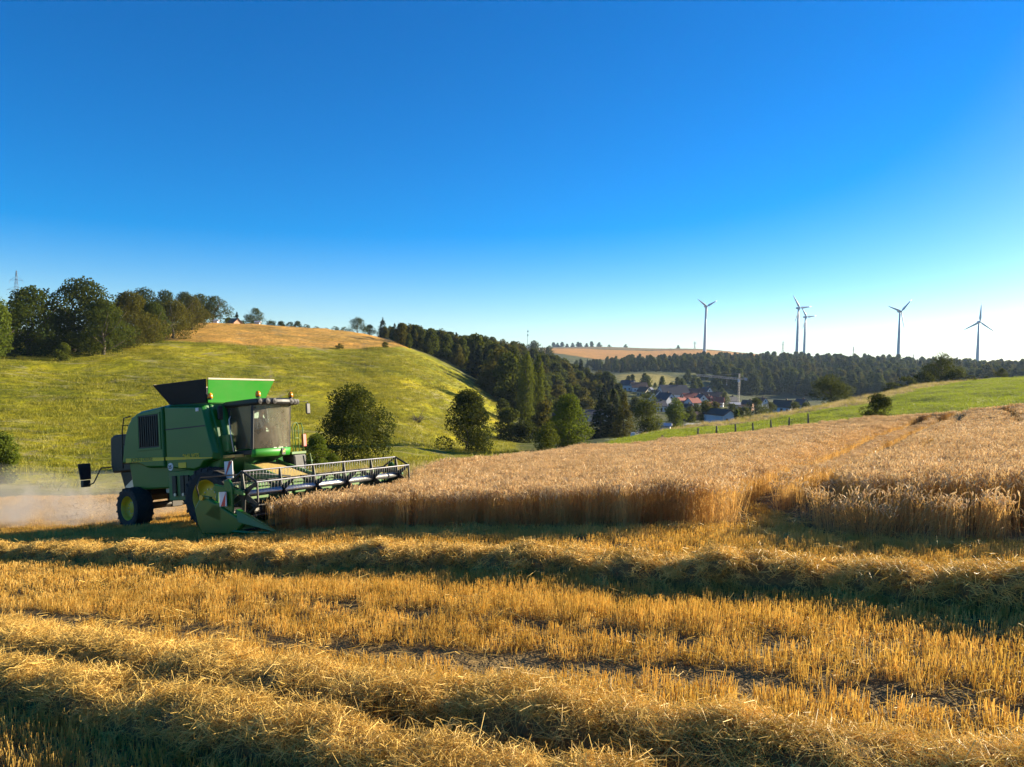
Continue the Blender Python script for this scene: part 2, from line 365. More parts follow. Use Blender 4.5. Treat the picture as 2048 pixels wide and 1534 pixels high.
dk = math_(n, 'MULTIPLY', ramp(n, dryn, [(.56, (0, 0, 0)), (.66, (1, 1, 1))]), math_(n, 'MULTIPLY', at_.outputs['Alpha'], .75)); c3 = mixc(n, c3, (.24, .20, .10), dk)
pk = math_(n, 'MULTIPLY', ramp(n, path, [(.480, (0, 0, 0)), (.497, (1, 1, 1)), (.503, (1, 1, 1)), (.52, (0, 0, 0))]), math_(n, 'MULTIPLY', math_(n, 'POWER', at_.outputs['Alpha'], 3.0), .55)); c3 = mixc(n, c3, (.36, .31, .14), pk)
n.links.new(c3, p.inputs['Base Color'])
b = N(n, 'ShaderNodeBump', Strength=1.0, Distance=.6); n.links.new(math_(n, 'ADD', math_(n, 'MULTIPLY', lump, .6), math_(n, 'MULTIPLY', fin, .4)), b.inputs['Height'])
n.links.new(b.outputs[0], p.inputs['Normal']); n.links.new(p.outputs[0], out.inputs[0])
ground = link('ground', me, gm); tag(ground, kind='structure')

# ------------------------------------------------------------------ pose of the harvester (needed for the cut edge)
HEAD = R(-27)
CO = np.array([-7.2, 23.0]); CO = np.array([CO[0], CO[1], float(G(*CO))])
hf = np.array([math.cos(HEAD), math.sin(HEAD), 0]); hl = np.array([-hf[1], hf[0], 0])
def loc2(x, y): return (CO+hf*x+hl*y)[:2]

# ------------------------------------------------------------------ field plan
EDGE_PX = [(556, 1066), (700, 1061), (860, 1058), (1040, 1057), (1180, 1058), (1285, 1061), (1330, 1052), (1478, 1055), (1492, 1040), (1500, 1012), (1560, 1030),
           (1610, 1062), (1700, 1079), (1860, 1086), (2048, 1089), (2250, 1095)]
edge = [tuple(on_ground(*p)[:2]) for p in EDGE_PX]
far = [tuple(at(p[0], p[1])[:2]) for p in WHEAT_FAR]
WHEAT = [tuple(loc2(2.75, 3.2)), tuple(loc2(2.55, 0)), tuple(loc2(2.7, -3.1)), tuple(loc2(3.3, -3.22))]+edge+far[::-1]
def line_px(pts, lift): return np.array([on_ground(*p, lift=lift)[:2] for p in pts])
TRAM = [(line_px([(1490, 985), (1560, 948), (1660, 905), (1760, 865), (1850, 836)], .55), .40),
        (line_px([(1600, 985), (1660, 950), (1740, 905), (1830, 860), (1898, 830)], .55), .46),
        (line_px([(1835, 915), (1880, 870), (1928, 832)], .6), .22), (line_px([(2012, 820), (2046, 850)], .6), .15),
        (line_px([(1590, 1030), (1700, 1054), (1860, 1066), (2048, 1072), (2200, 1076)], 0.0), .42)]
def seg_dist(x, y, L):
    d = np.full(np.shape(x), 1e9)
    for (x0, y0), (x1, y1) in zip(L[:-1], L[1:]):
        ex, ey = x1-x0, y1-y0; t = np.clip(((x-x0)*ex+(y-y0)*ey)/(ex*ex+ey*ey), 0, 1); d = np.minimum(d, np.hypot(x-x0-t*ex, y-y0-t*ey))
    return d

M_STALK = leafy('wheat_stalk', (.40, .23, .07), (.62, .42, .15), trans=.42, scale=2.0, tcol=(.70, .38, .09))
M_EAR = leafy('wheat_ear', (.62, .43, .20), (.88, .66, .35), trans=.30, scale=2.0, spread=.6)
M_STUB = leafy('stubble_straw', (.48, .31, .06), (.88, .63, .19), trans=.38, scale=3.0, tcol=(.80, .50, .08))
M_STRAW = leafy('loose_straw', (.42, .25, .04), (.88, .59, .15), trans=.16, scale=4.0, spread=.7)

def ribbons(P, wid, up=None):
    """P: (N, K, 3) centre lines -> quads (N*(K-1), 4, 3) facing random ways"""
    n_, k_ = P.shape[:2]; t = P[:, -1]-P[:, 0]; rv = rng.normal(size=(n_, 3)) if up is None else up
    s = np.cross(t, rv); s /= np.linalg.norm(s, axis=1, keepdims=True)+1e-9
    wv = np.broadcast_to(np.asarray(wid, float), (k_,)) if np.ndim(wid) < 2 else wid
    L = P-s[:, None]*np.reshape(wv, (1, k_, 1))*.5; Q = P+s[:, None]*np.reshape(wv, (1, k_, 1))*.5
    return np.stack([L[:, :-1], Q[:, :-1], Q[:, 1:], L[:, 1:]], 2).reshape(-1, 4, 3)
def wheat_patch(seed, size, n_, wid, h0=.62, h1=.82):
    global rng
    keep = rng; rng = np.random.default_rng(seed)
    b = np.zeros((n_, 3)); b[:, :2] = rng.uniform(-size/2, size/2, (n_, 2)); h = rng.uniform(h0, h1, n_)
    lean = rng.normal(0, .055, (n_, 2))+rng.normal(0, .02, 2)
    P = np.stack([b+np.c_[lean*t**1.6, h*t] for t in (0, .5, 1)], 1)
    Q = ribbons(P, [wid*1.1, wid, wid*.8]); m = [0]*len(Q)
    # ears: two crossed tapered blades that nod over
    d = rng.normal(0, .45, (n_, 2)); e0 = P[:, -1]; L = rng.uniform(.075, .11, n_)[:, None]
    e1 = e0+np.c_[d*L*.5, L[:, 0]*.55]; e2 = e0+np.c_[d*L*1.1, L[:, 0]*.8]
    E = np.stack([e0, e1, e2], 1); q = []
    for k in range(2): q.append(ribbons(E, [wid*1.2, wid*3.0, wid*.8]))
    lv = np.where(rng.random(n_) < .5)[0]            # dry leaf blades
    t0 = rng.uniform(.3, .7, len(lv))[:, None]; l0 = b[lv]+np.c_[lean[lv]*t0**1.6, h[lv]*t0[:, 0]]
    dd = rng.normal(0, .11, (len(lv), 2)); l1 = l0+np.c_[dd*.6, np.full(len(lv), .06)]; l2 = l0+np.c_[dd*1.3, np.full(len(lv), -.05)]
    q3 = ribbons(np.stack([l0, l1, l2], 1), [wid*.9, wid*1.4, wid*.4])
    V = np.concatenate([Q]+q+[q3]); m = [0]*len(Q)+[1]*(len(q[0])*2)+[0]*len(q3)
    rng = keep
    return quads_mesh('wheat_plants', V, 4, m)
def stubble_patch(seed, size, n_, wid, h0, h1, rows=3):
    global rng
    keep = rng; rng = np.random.default_rng(seed)
    b = np.zeros((n_, 3)); b[:, 0] = rng.uniform(-size/2, size/2, n_)
    b[:, 1] = (rng.integers(0, rows, n_)+.5)*size/rows-size/2+rng.normal(0, .016, n_)
    h = rng.uniform(h0, h1, n_)*rng.choice([1, 1, 1, .7, 1.15], n_); lean = rng.normal(0, .016, (n_, 2))
    P = np.stack([b, b+np.c_[lean*.5, h*.5], b+np.c_[lean, h]], 1)
    Q = np.concatenate([ribbons(P, [wid, wid, wid*1.05]), ribbons(P, [wid, wid, wid*1.05])])
    nl = n_//3                                       # broken leaves and chaff between the rows
    l0 = np.c_[rng.uniform(-size/2, size/2, (nl, 2)), rng.uniform(0, .05, nl)]; dd = rng.normal(0, .06, (nl, 2))
    q3 = ribbons(np.stack([l0, l0+np.c_[dd*.6, rng.uniform(0, .05, nl)], l0+np.c_[dd*1.3, rng.uniform(-.02, .03, nl)]], 1), [wid, wid*1.5, wid*.6])
    rng = keep
    return quads_mesh('stubble_plants', np.concatenate([Q, q3]), 4)
def straw_tuft(seed, n_, size, wid, l0=.07, l1=.22, flat=.24):
    global rng
    keep = rng; rng = np.random.default_rng(seed)
    c = rng.normal(0, size*.35, (n_, 3)); c[:, 2] *= .30
    a = rng.uniform(0, 2*np.pi, n_); e = rng.normal(0, flat, n_); L = rng.uniform(l0, l1, n_)
    d = np.c_[np.cos(a)*np.cos(e), np.sin(a)*np.cos(e), np.sin(e)]*L[:, None]; bend = rng.normal(0, .035, (n_, 3))
    Q = ribbons(np.stack([c-d/2, c+bend, c+d/2], 1), [wid, wid*1.1, wid*.8])
    rng = keep
    return quads_mesh('straw_tuft', Q, 4)

def grid_pts(x0, x1, y0, y1, step, jit=.5, ang=0.0):
    c, s = math.cos(ang), math.sin(ang); L = max(abs(x0), abs(x1), abs(y0), abs(y1))*1.6
    g = np.arange(-L, L, step); A, B = np.meshgrid(g, g); A = A+rng.uniform(-jit, jit, A.shape)*step; B = B+rng.uniform(-jit, jit, B.shape)*step
    X, Y = (A*c-B*s).ravel(), (A*s+B*c).ravel(); k = (X > x0) & (X < x1) & (Y > y0) & (Y < y1); return X[k], Y[k]
def seen(X, Y, mx=.78, extra=2.0): return (np.abs(X) < mx*Y+extra)
def slope_rot(X, Y, rz):
    e = .3; gx = (G(X+e, Y)-G(X-e, Y))/(2*e); gy = (G(X, Y+e)-G(X, Y-e))/(2*e)
    return np.c_[np.zeros_like(rz), np.zeros_like(rz), rz], gx, gy

# ---- standing wheat
X1, Y1 = grid_pts(-14, 45, 8, 34, .26)
X2, Y2 = grid_pts(-12, 75, 34, 92, .42)
near_p = [wheat_patch(100+i, .34, 44, .0062) for i in range(7)]
far_p = [wheat_patch(200+i, .55, 62, .0115) for i in range(5)]
X = np.concatenate([X1, X2]); Y = np.concatenate([Y1, Y2]); nearm = np.r_[np.ones(len(X1), bool), np.zeros(len(X2), bool)]
dist = poly_dist(X, Y, WHEAT); k = (dist > .10) & seen(X, Y)
for L, wd in TRAM: k &= seg_dist(X, Y, L) > wd+np.maximum(Y-15, 0)*.0055
notch = seg_dist(X, Y, np.array([on_ground(1500, 1030)[:2], on_ground(1535, 1000)[:2]])) < .38
k &= ~notch | (rng.random(len(X)) < .35)
X, Y, nearm, dist = X[k], Y[k], nearm[k], dist[k]
rz = rng.uniform(0, 2*np.pi, len(X)); rt, gx, gy = slope_rot(X, Y, rz)
trav = seg_dist(X, Y, np.array(edge[10:])) < 1.15          # thinner, partly trampled strip by the tramline mouth
sz = rng.normal(1, .055, len(X))+.05*np.sin(X*.9+Y*.5)*np.sin(Y*.7-X*.2); sz = np.where(trav, sz*rng.uniform(.70, .98, len(X)), sz)
for L, wd in TRAM[:2]:                      # the crop is thinner and lower along the wheelings
    q_ = np.maximum(seg_dist(X, Y, L)-wd-np.maximum(Y-15, 0)*.0055, 0); sz = sz*(1-.42*np.exp(-(q_/(.28+.007*Y))**2)*np.clip((Y-17)/10, 0, 1)*np.clip((70-Y)/14, 0, 1))
lean = rng.normal(0, .05, (len(X), 2))+np.where(trav, .12, 0)[:, None]*rng.normal(0, 1, (len(X), 2))+np.where(dist < .35, .05, 0)[:, None]*rng.normal(0, 1, (len(X), 2))
rt[:, :2] = lean
keepm = ~trav | (rng.random(len(X)) < .85)
pid = np.where(nearm, rng.integers(0, 7, len(X)), 7+rng.integers(0, 5, len(X)))
wheat = scatter('standing_wheat', np.c_[X, Y, G(X, Y)-.01][keepm], rt[keepm], np.c_[np.ones_like(sz), np.ones_like(sz), sz][keepm], pid[keepm],
                [(m_, [M_STALK, M_EAR]) for m_ in near_p+far_p])
tag(wheat, 'ripe standing wheat crop filling the slope beside the harvester', 'wheat', kind='stuff')

# ---- straw windrows
def smooth_line(P, n_=200):
    P = np.array(P, float); s = np.r_[0, np.cumsum(np.hypot(*np.diff(P[:, :2], axis=0).T))]; q = np.linspace(0, s[-1], n_)
    return np.stack([_hermite(s, P[:, i], q) for i in range(2)], 1), q
WIND = [('straw_windrow', [(-330, 1290), (-150, 1310), (0, 1334), (300, 1387), (500, 1420), (700, 1468), (900, 1512), (1050, 1545), (1300, 1600)], .30, .29,
         'straw windrow running out through the bottom edge, closest to the camera', 150, .0030),
        ('straw_windrow', [(-330, 1215), (-150, 1240), (0, 1262), (300, 1298), (500, 1335), (800, 1368), (1000, 1390), (1200, 1420), (1500, 1452), (1800, 1490), (2048, 1515), (2350, 1550)], .34, .33,
         'long straw windrow crossing from the left edge to the lower right corner', 135, .0031),
        ('straw_windrow', [(-250, 1094), (0, 1092), (300, 1095), (600, 1101), (900, 1097), (1200, 1110), (1500, 1120), (1800, 1133), (2048, 1148), (2300, 1160)], .33, .52,
         'farthest straw windrow, in front of the harvester and the uncut wheat edge', 78, .0052)]
WLINES = []
mm, n, out = new_mat('straw_mat_core'); p = N(n, 'ShaderNodeBsdfPrincipled', Roughness=.9)
f1 = noise(n, 9, 6, .75, dist=1.5); n.links.new(ramp(n, f1, [(.3, (.10, .060, .015)), (.6, (.34, .22, .06)), (.8, (.50, .34, .10))]), p.inputs['Base Color'])
b = N(n, 'ShaderNodeBump', Strength=1, Distance=.06); n.links.new(noise(n, 22, 5, .7, dist=2), b.inputs['Height']); n.links.new(b.outputs[0], p.inputs['Normal']); n.links.new(p.outputs[0], out.inputs[0])
M_CORE = mm
def wnoise(a, b, s): return (np.sin(a*1.9+s)+np.sin(a*3.7+2.1*s+np.sin(b*4))+.7*np.sin(a*6.1+b*3+s*3.3)+.5*np.sin(a*11+b*7+s))/3.2
for wi, (nm, px, hgt, half, lab, dens, wid) in enumerate(WIND):
    C_, s_ = smooth_line([on_ground(*p_, lift=hgt*.85)[:2] for p_ in px], 260); WLINES.append((C_, half))
    T = np.gradient(C_, axis=0); T /= np.linalg.norm(T, axis=1, keepdims=True); Nn = np.c_[-T[:, 1], T[:, 0]]
    vv = np.linspace(-1, 1, 21); SS, VV = np.meshgrid(s_, vv, indexing='ij')
    lump_ = (.45, .45, .85)[wi]; hw = half*(1+.22*lump_*wnoise(SS, 0, wi+4.0)); sh = .12*lump_*wnoise(SS*.8, 0, wi+9.)
    Xw = C_[:, None, 0]+Nn[:, None, 0]*(VV*hw+sh); Yw = C_[:, None, 1]+Nn[:, None, 1]*(VV*hw+sh)
    prof = np.clip(1-np.abs(VV)**3.6, 0, 1)**.75
    Hw = prof*hgt*(.92+.36*lump_*wnoise(SS*1.1, VV*.4, wi*2.3+1))+prof*.045*wnoise(SS*3, VV*3, wi)
    Zw = G(Xw, Yw)+Hw-.03
    ii = np.arange(Xw.size).reshape(Xw.shape); q4 = np.stack([ii[:-1, :-1], ii[1:, :-1], ii[1:, 1:], ii[:-1, 1:]], -1).reshape(-1, 4)
    me = bpy.data.meshes.new(nm); me.from_pydata(np.stack([Xw, Yw, Zw], -1).reshape(-1, 3).tolist(), [], q4.tolist()); me.update()
    me.polygons.foreach_set('use_smooth', [True]*len(q4))
    wo_ = link(nm, me, M_CORE); tag(wo_, lab, 'straw windrow', 'windrows of cut straw')
    nt_ = int(s_[-1]*half*2.2*dens); a_ = rng.uniform(0, .999, nt_)*(len(s_)-1); b_ = rng.uniform(0, .999, nt_)*20
    i0, j0 = a_.astype(int), b_.astype(int); fa, fb = a_-i0, b_-j0
    def bl(M_): return M_[i0, j0]*(1-fa)*(1-fb)+M_[i0+1, j0]*fa*(1-fb)+M_[i0, j0+1]*(1-fa)*fb+M_[i0+1, j0+1]*fa*fb
    Px = np.c_[bl(Xw), bl(Yw), bl(Zw)+rng.uniform(-.02, .03, nt_)]
    V_ = bl(VV); across = -np.sign(V_)*np.abs(V_)*.9                       # lie along the mound's flank
    nx, ny_ = Nn[i0, 0], Nn[i0, 1]
    rot = np.c_[-across*ny_*-.8+rng.normal(0, .13, nt_), across*nx*-.8+rng.normal(0, .13, nt_), rng.uniform(0, 2*np.pi, nt_)]
    tufts = [(straw_tuft(300+wi*10+i, 64, .17, wid), [M_STRAW]) for i in range(5)]
    st = scatter('straw', Px, rot, np.ones((nt_, 3))*rng.uniform(.7, 1.2, (nt_, 1)), rng.integers(0, 5, nt_), tufts, wo_); st['kind'] = 'stuff'

# ---- stubble
def windrow_dist(X, Y):
    d = np.full(X.shape, 1e9)
    for C_, half in WLINES: d = np.minimum(d, seg_dist(X, Y, C_[::8])-half)
    return d
TRACKS = [line_px([(-200, 1190), (0, 1216), (500, 1262), (950, 1302), (1300, 1335), (1700, 1375), (2048, 1405), (2300, 1430)], .05),
          line_px([(-200, 1200), (0, 1232), (500, 1280), (950, 1322), (1300, 1352)], .05),
          line_px([(480, 1192), (700, 1208), (1000, 1238), (1150, 1252), (1400, 1275)], .05),
          line_px([(1100, 1330), (1500, 1362), (2048, 1425)], .05)]
Xa, Ya = grid_pts(-9, 9, 2.6, 12, .22, .25, HEAD); Xb, Yb = grid_pts(-52, 24, 12, 58, .34, .3, HEAD)
X = np.r_[Xa, Xb]; Y = np.r_[Ya, Yb]; nearm = np.r_[np.ones(len(Xa), bool), np.zeros(len(Xb), bool)]
k = seen(X, Y, .74, 1.5) & (poly_dist(X, Y, WHEAT) < -.05) & (poly_dist(X, Y, STUBBLE_LEFT) > .1) & (windrow_dist(X, Y) > -.30)
for L in TRACKS: k &= (seg_dist(X, Y, L) > .15) | (rng.random(len(X)) < .08)
k &= rng.random(len(X)) < .93
X, Y, nearm = X[k], Y[k], nearm[k]
h_ = 1+.22*np.sin(X*.8+Y*1.7)*np.sin(Y*1.1-X*.5)+rng.normal(0, .08, len(X))
dl = seg_dist(X, Y, TRACKS[2]); tall = (dl < 1.0) & (Y > 0)
perp = np.array([-math.sin(HEAD), math.cos(HEAD)])
c2_ = TRACKS[2].mean(0); side = (X-c2_[0])*perp[0]+(Y-c2_[1])*perp[1]; h_ = np.where(tall & (side > 0), h_*1.35, h_)
rot = np.c_[rng.normal(0, .06, len(X)), rng.normal(0, .06, len(X)), HEAD+rng.choice([0, np.pi], len(X))+rng.normal(0, .05, len(X))]
st_p = [stubble_patch(400+i, .25, 54, .0044, .10, .16, 2) for i in range(6)]+[stubble_patch(450+i, .375, 66, .0075, .10, .16, 3) for i in range(5)]
pid = np.where(nearm, rng.integers(0, 6, len(X)), 6+rng.integers(0, 5, len(X)))
stub = scatter('stubble', np.c_[X, Y, G(X, Y)-.01], rot, np.c_[np.ones_like(h_), np.ones_like(h_), np.clip(h_*.86, .45, 2)], pid, [(m_, [M_STUB]) for m_ in st_p])
tag(stub, 'golden cut stubble rows covering the harvested foreground', 'stubble', kind='stuff')

# ---- loose straw left lying between the rows, thicker along the trampled cut edge
nl = 5200; X = np.r_[rng.uniform(-16, 14, nl), rng.uniform(-8, 12, 2600)]; Y = np.r_[rng.uniform(3, 26, nl), rng.uniform(8, 20, 2600)]
de = seg_dist(X, Y, np.array(edge)); inw = poly_dist(X, Y, WHEAT)
k = seen(X, Y, .72, 1) & (inw < .3) & ((np.arange(len(X)) < nl*.5) | ((de < 1.15) & (rng.random(len(X)) < .8)))
X, Y = X[k], Y[k]
litter = scatter('loose_straw', np.c_[X, Y, G(X, Y)+.03], np.c_[rng.normal(0, .15, (len(X), 2)), rng.uniform(0, 6.3, len(X))], np.ones((len(X), 3))*rng.uniform(.5, 1.0, (len(X), 1)),
                 rng.integers(0, 4, len(X)), [(straw_tuft(500+i, 16, .45, .0055, .12, .4, .2), [M_STRAW]) for i in range(4)])
tag(litter, 'loose straw and chaff strewn between stubble and wheat edge', 'straw', kind='stuff')

# ------------------------------------------------------------------ trees and bushes
M_BARK = paint('bark', (.085, .065, .045), .9, dirt=.5, dirtc=(.14, .12, .09), scale=3, bump=.6)
LEAF = {
 'oak':   leafy('leaf_dark_green', (.018, .030, .005), (.062, .074, .010), trans=.32, scale=.35, spread=.35, spec=.06, rough=.8, tcol=(.13, .14, .008)),
 'ash':   leafy('leaf_mid_green', (.026, .044, .005), (.085, .100, .011), trans=.34, scale=.35, spread=.35, spec=.06, rough=.8, tcol=(.16, .17, .012)),
 'lime':  leafy('leaf_light_green', (.045, .075, .008), (.120, .150, .018), trans=.36, scale=.4, spread=.3, spec=.06, rough=.8, tcol=(.20, .24, .012)),
 'olive': leafy('leaf_olive', (.036, .040, .005), (.110, .100, .012), trans=.32, scale=.35, spread=.35, spec=.06, rough=.8, tcol=(.17, .14, .012)),
 'cone':  leafy('needle_green', (.014, .024, .010), (.040, .048, .015), trans=.18, scale=.4, spread=.4, spec=.05, rough=.85),
 'aspen': leafy('leaf_poplar', (.050, .072, .010), (.150, .165, .022), trans=.36, scale=.4, spread=.3, spec=.06, rough=.8, tcol=(.22, .24, .015)),
 'pale':  leafy('leaf_pale_green', (.10, .12, .035), (.20, .21, .06), trans=.32, scale=.4, spread=.3)}
def unit(v): return v/(np.linalg.norm(v, axis=-1, keepdims=True)+1e-9)
def leaf_quads(C, Nrm, size, rg):
    """one bent leaf spray per centre"""
    n_ = len(C); t = unit(np.cross(Nrm+rg.normal(0, .75, (n_, 3)), rg.normal(size=(n_, 3)))); nn = unit(Nrm+rg.normal(0, .6, (n_, 3))); b = unit(np.cross(nn, t))
    s = size*rg.uniform(.6, 1.35, (n_, 1)); w_ = s*rg.uniform(.45, .8, (n_, 1))
    return np.stack([C-t*s*.5, C+b*w_*.5+nn*s*.08, C+t*s*.5, C-b*w_*.5-nn*s*.05], 1)
def crown_mesh(seed, kind, nleaf, size, wd):
    """crown of a tree one unit high; wd = width in the same unit"""
    rg = np.random.default_rng(seed); r = wd/2
    if kind in ('round', 'ragged', 'bush', 'tall'):
        z0, z1 = {'round': (.03, 1.0), 'ragged': (.02, 1.0), 'bush': (.0, 1.0), 'tall': (.02, 1.0)}[kind]
        nl = {'round': 46, 'ragged': 58, 'bush': 34, 'tall': 50}[kind]
        L = []
        while len(L) < nl:
            t = rg.uniform(0, 1); a = rg.uniform(0, 2*np.pi)
            if kind == 'tall': env = (np.sin(np.pi*np.clip(t*.93+.07, 0, 1)))**.65*(1-.35*t)
            elif kind == 'bush': env = np.sqrt(np.clip(1-(t*.98)**2, 0, 1))*(.85+.15*t)
            else: env = np.sin(np.pi*np.clip(t*.70+.30, 0, 1))**.6
            q = np.sqrt(rg.uniform(.05, 1)); lr = rg.uniform(.13, .26)*min(wd, .9)*(.8 if kind == 'ragged' else 1)
            rad = max(r*env-lr*.62, 0)*q*(rg.uniform(.8, 1.18) if kind != 'round' else rg.uniform(.9, 1.06))
            L.append((rad*np.cos(a), rad*np.sin(a), z0+lr*.35+t*(z1-z0-lr*.95), lr))
        L = np.array(L); pick = rg.choice(nl, nleaf, p=L[:, 3]**2/np.sum(L[:, 3]**2)); d = unit(rg.normal(size=(nleaf, 3)))
        rr = L[pick, 3]*(rg.uniform(.45, 1.0, nleaf)**.45)*rg.choice([1, 1, 1, 1.14], nleaf)
        C = L[pick, :3]+d*rr[:, None]*np.array([1, 1, .82]); C[:, 2] = np.maximum(C[:, 2], .01); Nr = d
    elif kind == 'poplar':
        nl = 90; t = rg.uniform(0, 1, nl); a = rg.uniform(0, 2*np.pi, nl); env = np.minimum(1, t*7+.45)*np.minimum(1, (1.03-t)*3.2)**.7
        rad = r*env*rg.uniform(.2, .72, nl); lz = .04+t*.93; lr = r*rg.uniform(.35, .6, nl)*np.maximum(env, .3); pick = rg.integers(0, nl, nleaf); d = unit(rg.normal(size=(nleaf, 3)))
        k = rg.uniform(.5, 1, nleaf)[:, None]; C = np.c_[rad*np.cos(a), rad*np.sin(a), lz][pick]+d*lr[pick][:, None]*k*np.array([1, 1, 2.6]); C[:, 2] = np.clip(C[:, 2], .01, 1.0); Nr = d+np.array([0, 0, .5])
    else:           # conifer: whorls of drooping boughs
        nb = 150; t = np.sort(rg.uniform(0, 1, nb)); a = np.arange(nb)*2.4+rg.normal(0, .4, nb); L = r*(1-t)**.85*rg.uniform(.72, 1.08, nb)+.012
        pick = rg.choice(nb, nleaf, p=(L+.02)/np.sum(L+.02)); q = rg.uniform(.12, 1, nleaf)**.7; zz = .06+t[pick]*.93-q*L[pick]*.35+rg.normal(0, .008, nleaf); sp = L[pick]*q*.22
        aa = a[pick]; C = np.c_[np.cos(aa)*L[pick]*q+rg.normal(0, 1, nleaf)*sp*np.sin(aa), np.sin(aa)*L[pick]*q+rg.normal(0, 1, nleaf)*sp*np.cos(aa), zz]
        Nr = np.c_[np.cos(aa)*.6, np.sin(aa)*.6, np.ones(nleaf)*.8]
    Q = leaf_quads(C, unit(Nr), size, rg)
    Q[..., 2] *= 1.0/np.percentile(Q[..., 2], 99.9)
    return quads_mesh('crown', Q, 4)
def trunk_mesh(seed, kind, wd):
    rg = np.random.default_rng(seed); mb = MB(); top = {'poplar': .95, 'conifer': .97, 'bush': .55}.get(kind, .72); r0 = {'poplar': .022, 'conifer': .02, 'bush': .012}.get(kind, .030)
    pts = [(rg.normal(0, .008)*k, rg.normal(0, .008)*k, -.03+top*k/6) for k in range(7)]
    mb.tube(pts, [r0*(1.25-k/6*1.05) for k in range(7)], 7)
    if kind not in ('conifer',):
        for k in range(9 if kind != 'bush' else 6):
            h0 = rg.uniform(.12 if kind == 'bush' else .2, top*.85); a = rg.uniform(0, 6.28); L = wd*rg.uniform(.22, .42)*(.35 if kind == 'poplar' else 1)
            i = int(h0/top*6); p0 = Vector(pts[min(i, 6)]); rise = rg.uniform(.5, 1.1)
            q = [p0+Vector((math.cos(a)*L*t, math.sin(a)*L*t, L*rise*t**1.3)) for t in (0, .35, .7, 1)]
            mb.tube(q, [r0*.45, r0*.33, r0*.2, r0*.06], 5)
    me = bpy.data.meshes.new('trunk'); me.from_pydata(mb.v, [], mb.f); me.update(); me.polygons.foreach_set('use_smooth', [True]*len(me.polygons)); return me
_cr, _tr = {}, {}
def tree(name, label, cat, kind, leaf, px, Y, top, wpx, seed=0, nleaf=8000, size=.034, group=None, own=False, py=800, squash=1.0):
    p0 = at(px, Y, py); h = max(ray(px, top)[2]*Y-p0[2], .3); wd = min(max(1.17*wpx/FPX*Y/h, .12), 2.6)
    key = (kind, seed, round(wd*5)/5 if not own else wd, nleaf, size)
    if key not in _cr: _cr[key] = crown_mesh(seed*17+len(_cr), kind, nleaf, size, key[2]); _tr[key] = trunk_mesh(seed*31+5, kind, key[2])
    root = empty(name, (p0[0], p0[1], p0[2]-.02*h), rng.uniform(0, 6.28)); k = wd/key[2]; root.scale = (h*k, h*k*squash, h)
    tag(root, label, cat, group)
    for nm_, me_, m_ in (('trunk', _tr[key], M_BARK), ('crown', _cr[key], LEAF[leaf])):
        o = bpy.data.objects.new(nm_, me_); col.objects.link(o); o.parent = root
        if not me_.materials: me_.materials.append(None)
        o.material_slots[0].link = 'OBJECT'; o.material_slots[0].material = m_
    return root

ORD = ['first', 'second', 'third', 'fourth', 'fifth', 'sixth', 'seventh', 'eighth', 'ninth', 'tenth', 'eleventh', 'twelfth', 'thirteenth']
HR = 'trees of the hedgerow on the meadow'
tree('hedgerow_tree', 'yellowish tree cut by the left picture edge, first in the hedgerow', 'tree', 'tall', 'lime', -14, 152, 588, 80, 1, group=HR)
tree('hedgerow_tree', 'broad domed tree second from the left edge, in front of the pylon', 'tree', 'round', 'ash', 58, 164, 570, 140, 2, 14000, .030, HR, True)
tree('hedgerow_tree', 'tallest dark tree of the hedgerow with ragged airy top', 'tree', 'ragged', 'oak', 148, 172, 552, 150, 3, 14000, .030, HR, True)
tree('hedgerow_tree', 'lower dark tree leaning against the tallest hedgerow tree', 'tree', 'ragged', 'ash', 206, 168, 598, 110, 4, 13000, .032, HR, True)
tree('hedgerow_tree', 'domed olive tree in the middle of the hedgerow', 'tree', 'round', 'olive', 256, 182, 580, 120, 5, 13000, .032, HR, True)
tree('hedgerow_tree', 'narrow tree squeezed behind the domed olive tree', 'tree', 'tall', 'ash', 304, 194, 602, 92, 6, group=HR)
tree('hedgerow_tree', 'olive tree third from the dry field end of the hedgerow', 'tree', 'round', 'olive', 344, 205, 598, 92, 7, group=HR)
tree('hedgerow_tree', 'olive tree next to last before the dry field', 'tree', 'tall', 'olive', 382, 232, 590, 78, 8, group=HR)
tree('hedgerow_tree', 'dark tree ending the hedgerow beside the dry hilltop field', 'tree', 'ragged', 'oak', 424, 275, 590, 66, 9, group=HR)
for px_, t_, w_, Y_, lb in ((286, 574, 72, 262, 'dark tree behind the domed olive tree, first of the back row'), (328, 578, 60, 268, 'dark tree second in the back row of the hedgerow'),
                            (366, 582, 60, 276, 'dark tree third in the back row of the hedgerow'), (398, 586, 54, 285, 'dark tree at the downhill end of the back row')):
    tree('hedgerow_tree', lb, 'tree', 'round', 'oak', px_, Y_, t_, w_, 11, group='back row of dark trees')
tree('bush', 'small grey-green bush at the foot of the tallest hedgerow tree', 'bush', 'bush', 'ash', 126, 158, 684, 34, 1, 2500, .07)
tree('bush', 'dark low bush under the domed tree at the left edge', 'bush', 'bush', 'oak', 14, 156, 694, 44, 2, 2500, .07)
tree('bush', 'light green bush cut by the left edge behind the dust', 'bush', 'bush', 'lime', 4, 56, 862, 76, 3, 6000, .045)
tree('bush', 'bushy undergrowth filling the gap between the first hedgerow trees', 'bush', 'bush', 'oak', 100, 170, 668, 60, 2, 2500, .07)
tree('field_tree', 'large round tree standing beside the cab of the harvester', 'tree', 'bush', 'oak', 709, 77, 766, 168, 21, 20000, .026, own=True)
tree('field_tree', 'round tree alone on the meadow between harvester and poplars', 'tree', 'bush', 'oak', 935, 101, 776, 118, 22, 16000, .028, own=True)
tree('bush', 'bright green bush below the round tree beside the cab', 'bush', 'bush', 'lime', 634, 62, 866, 60, 4, 5000, .05)
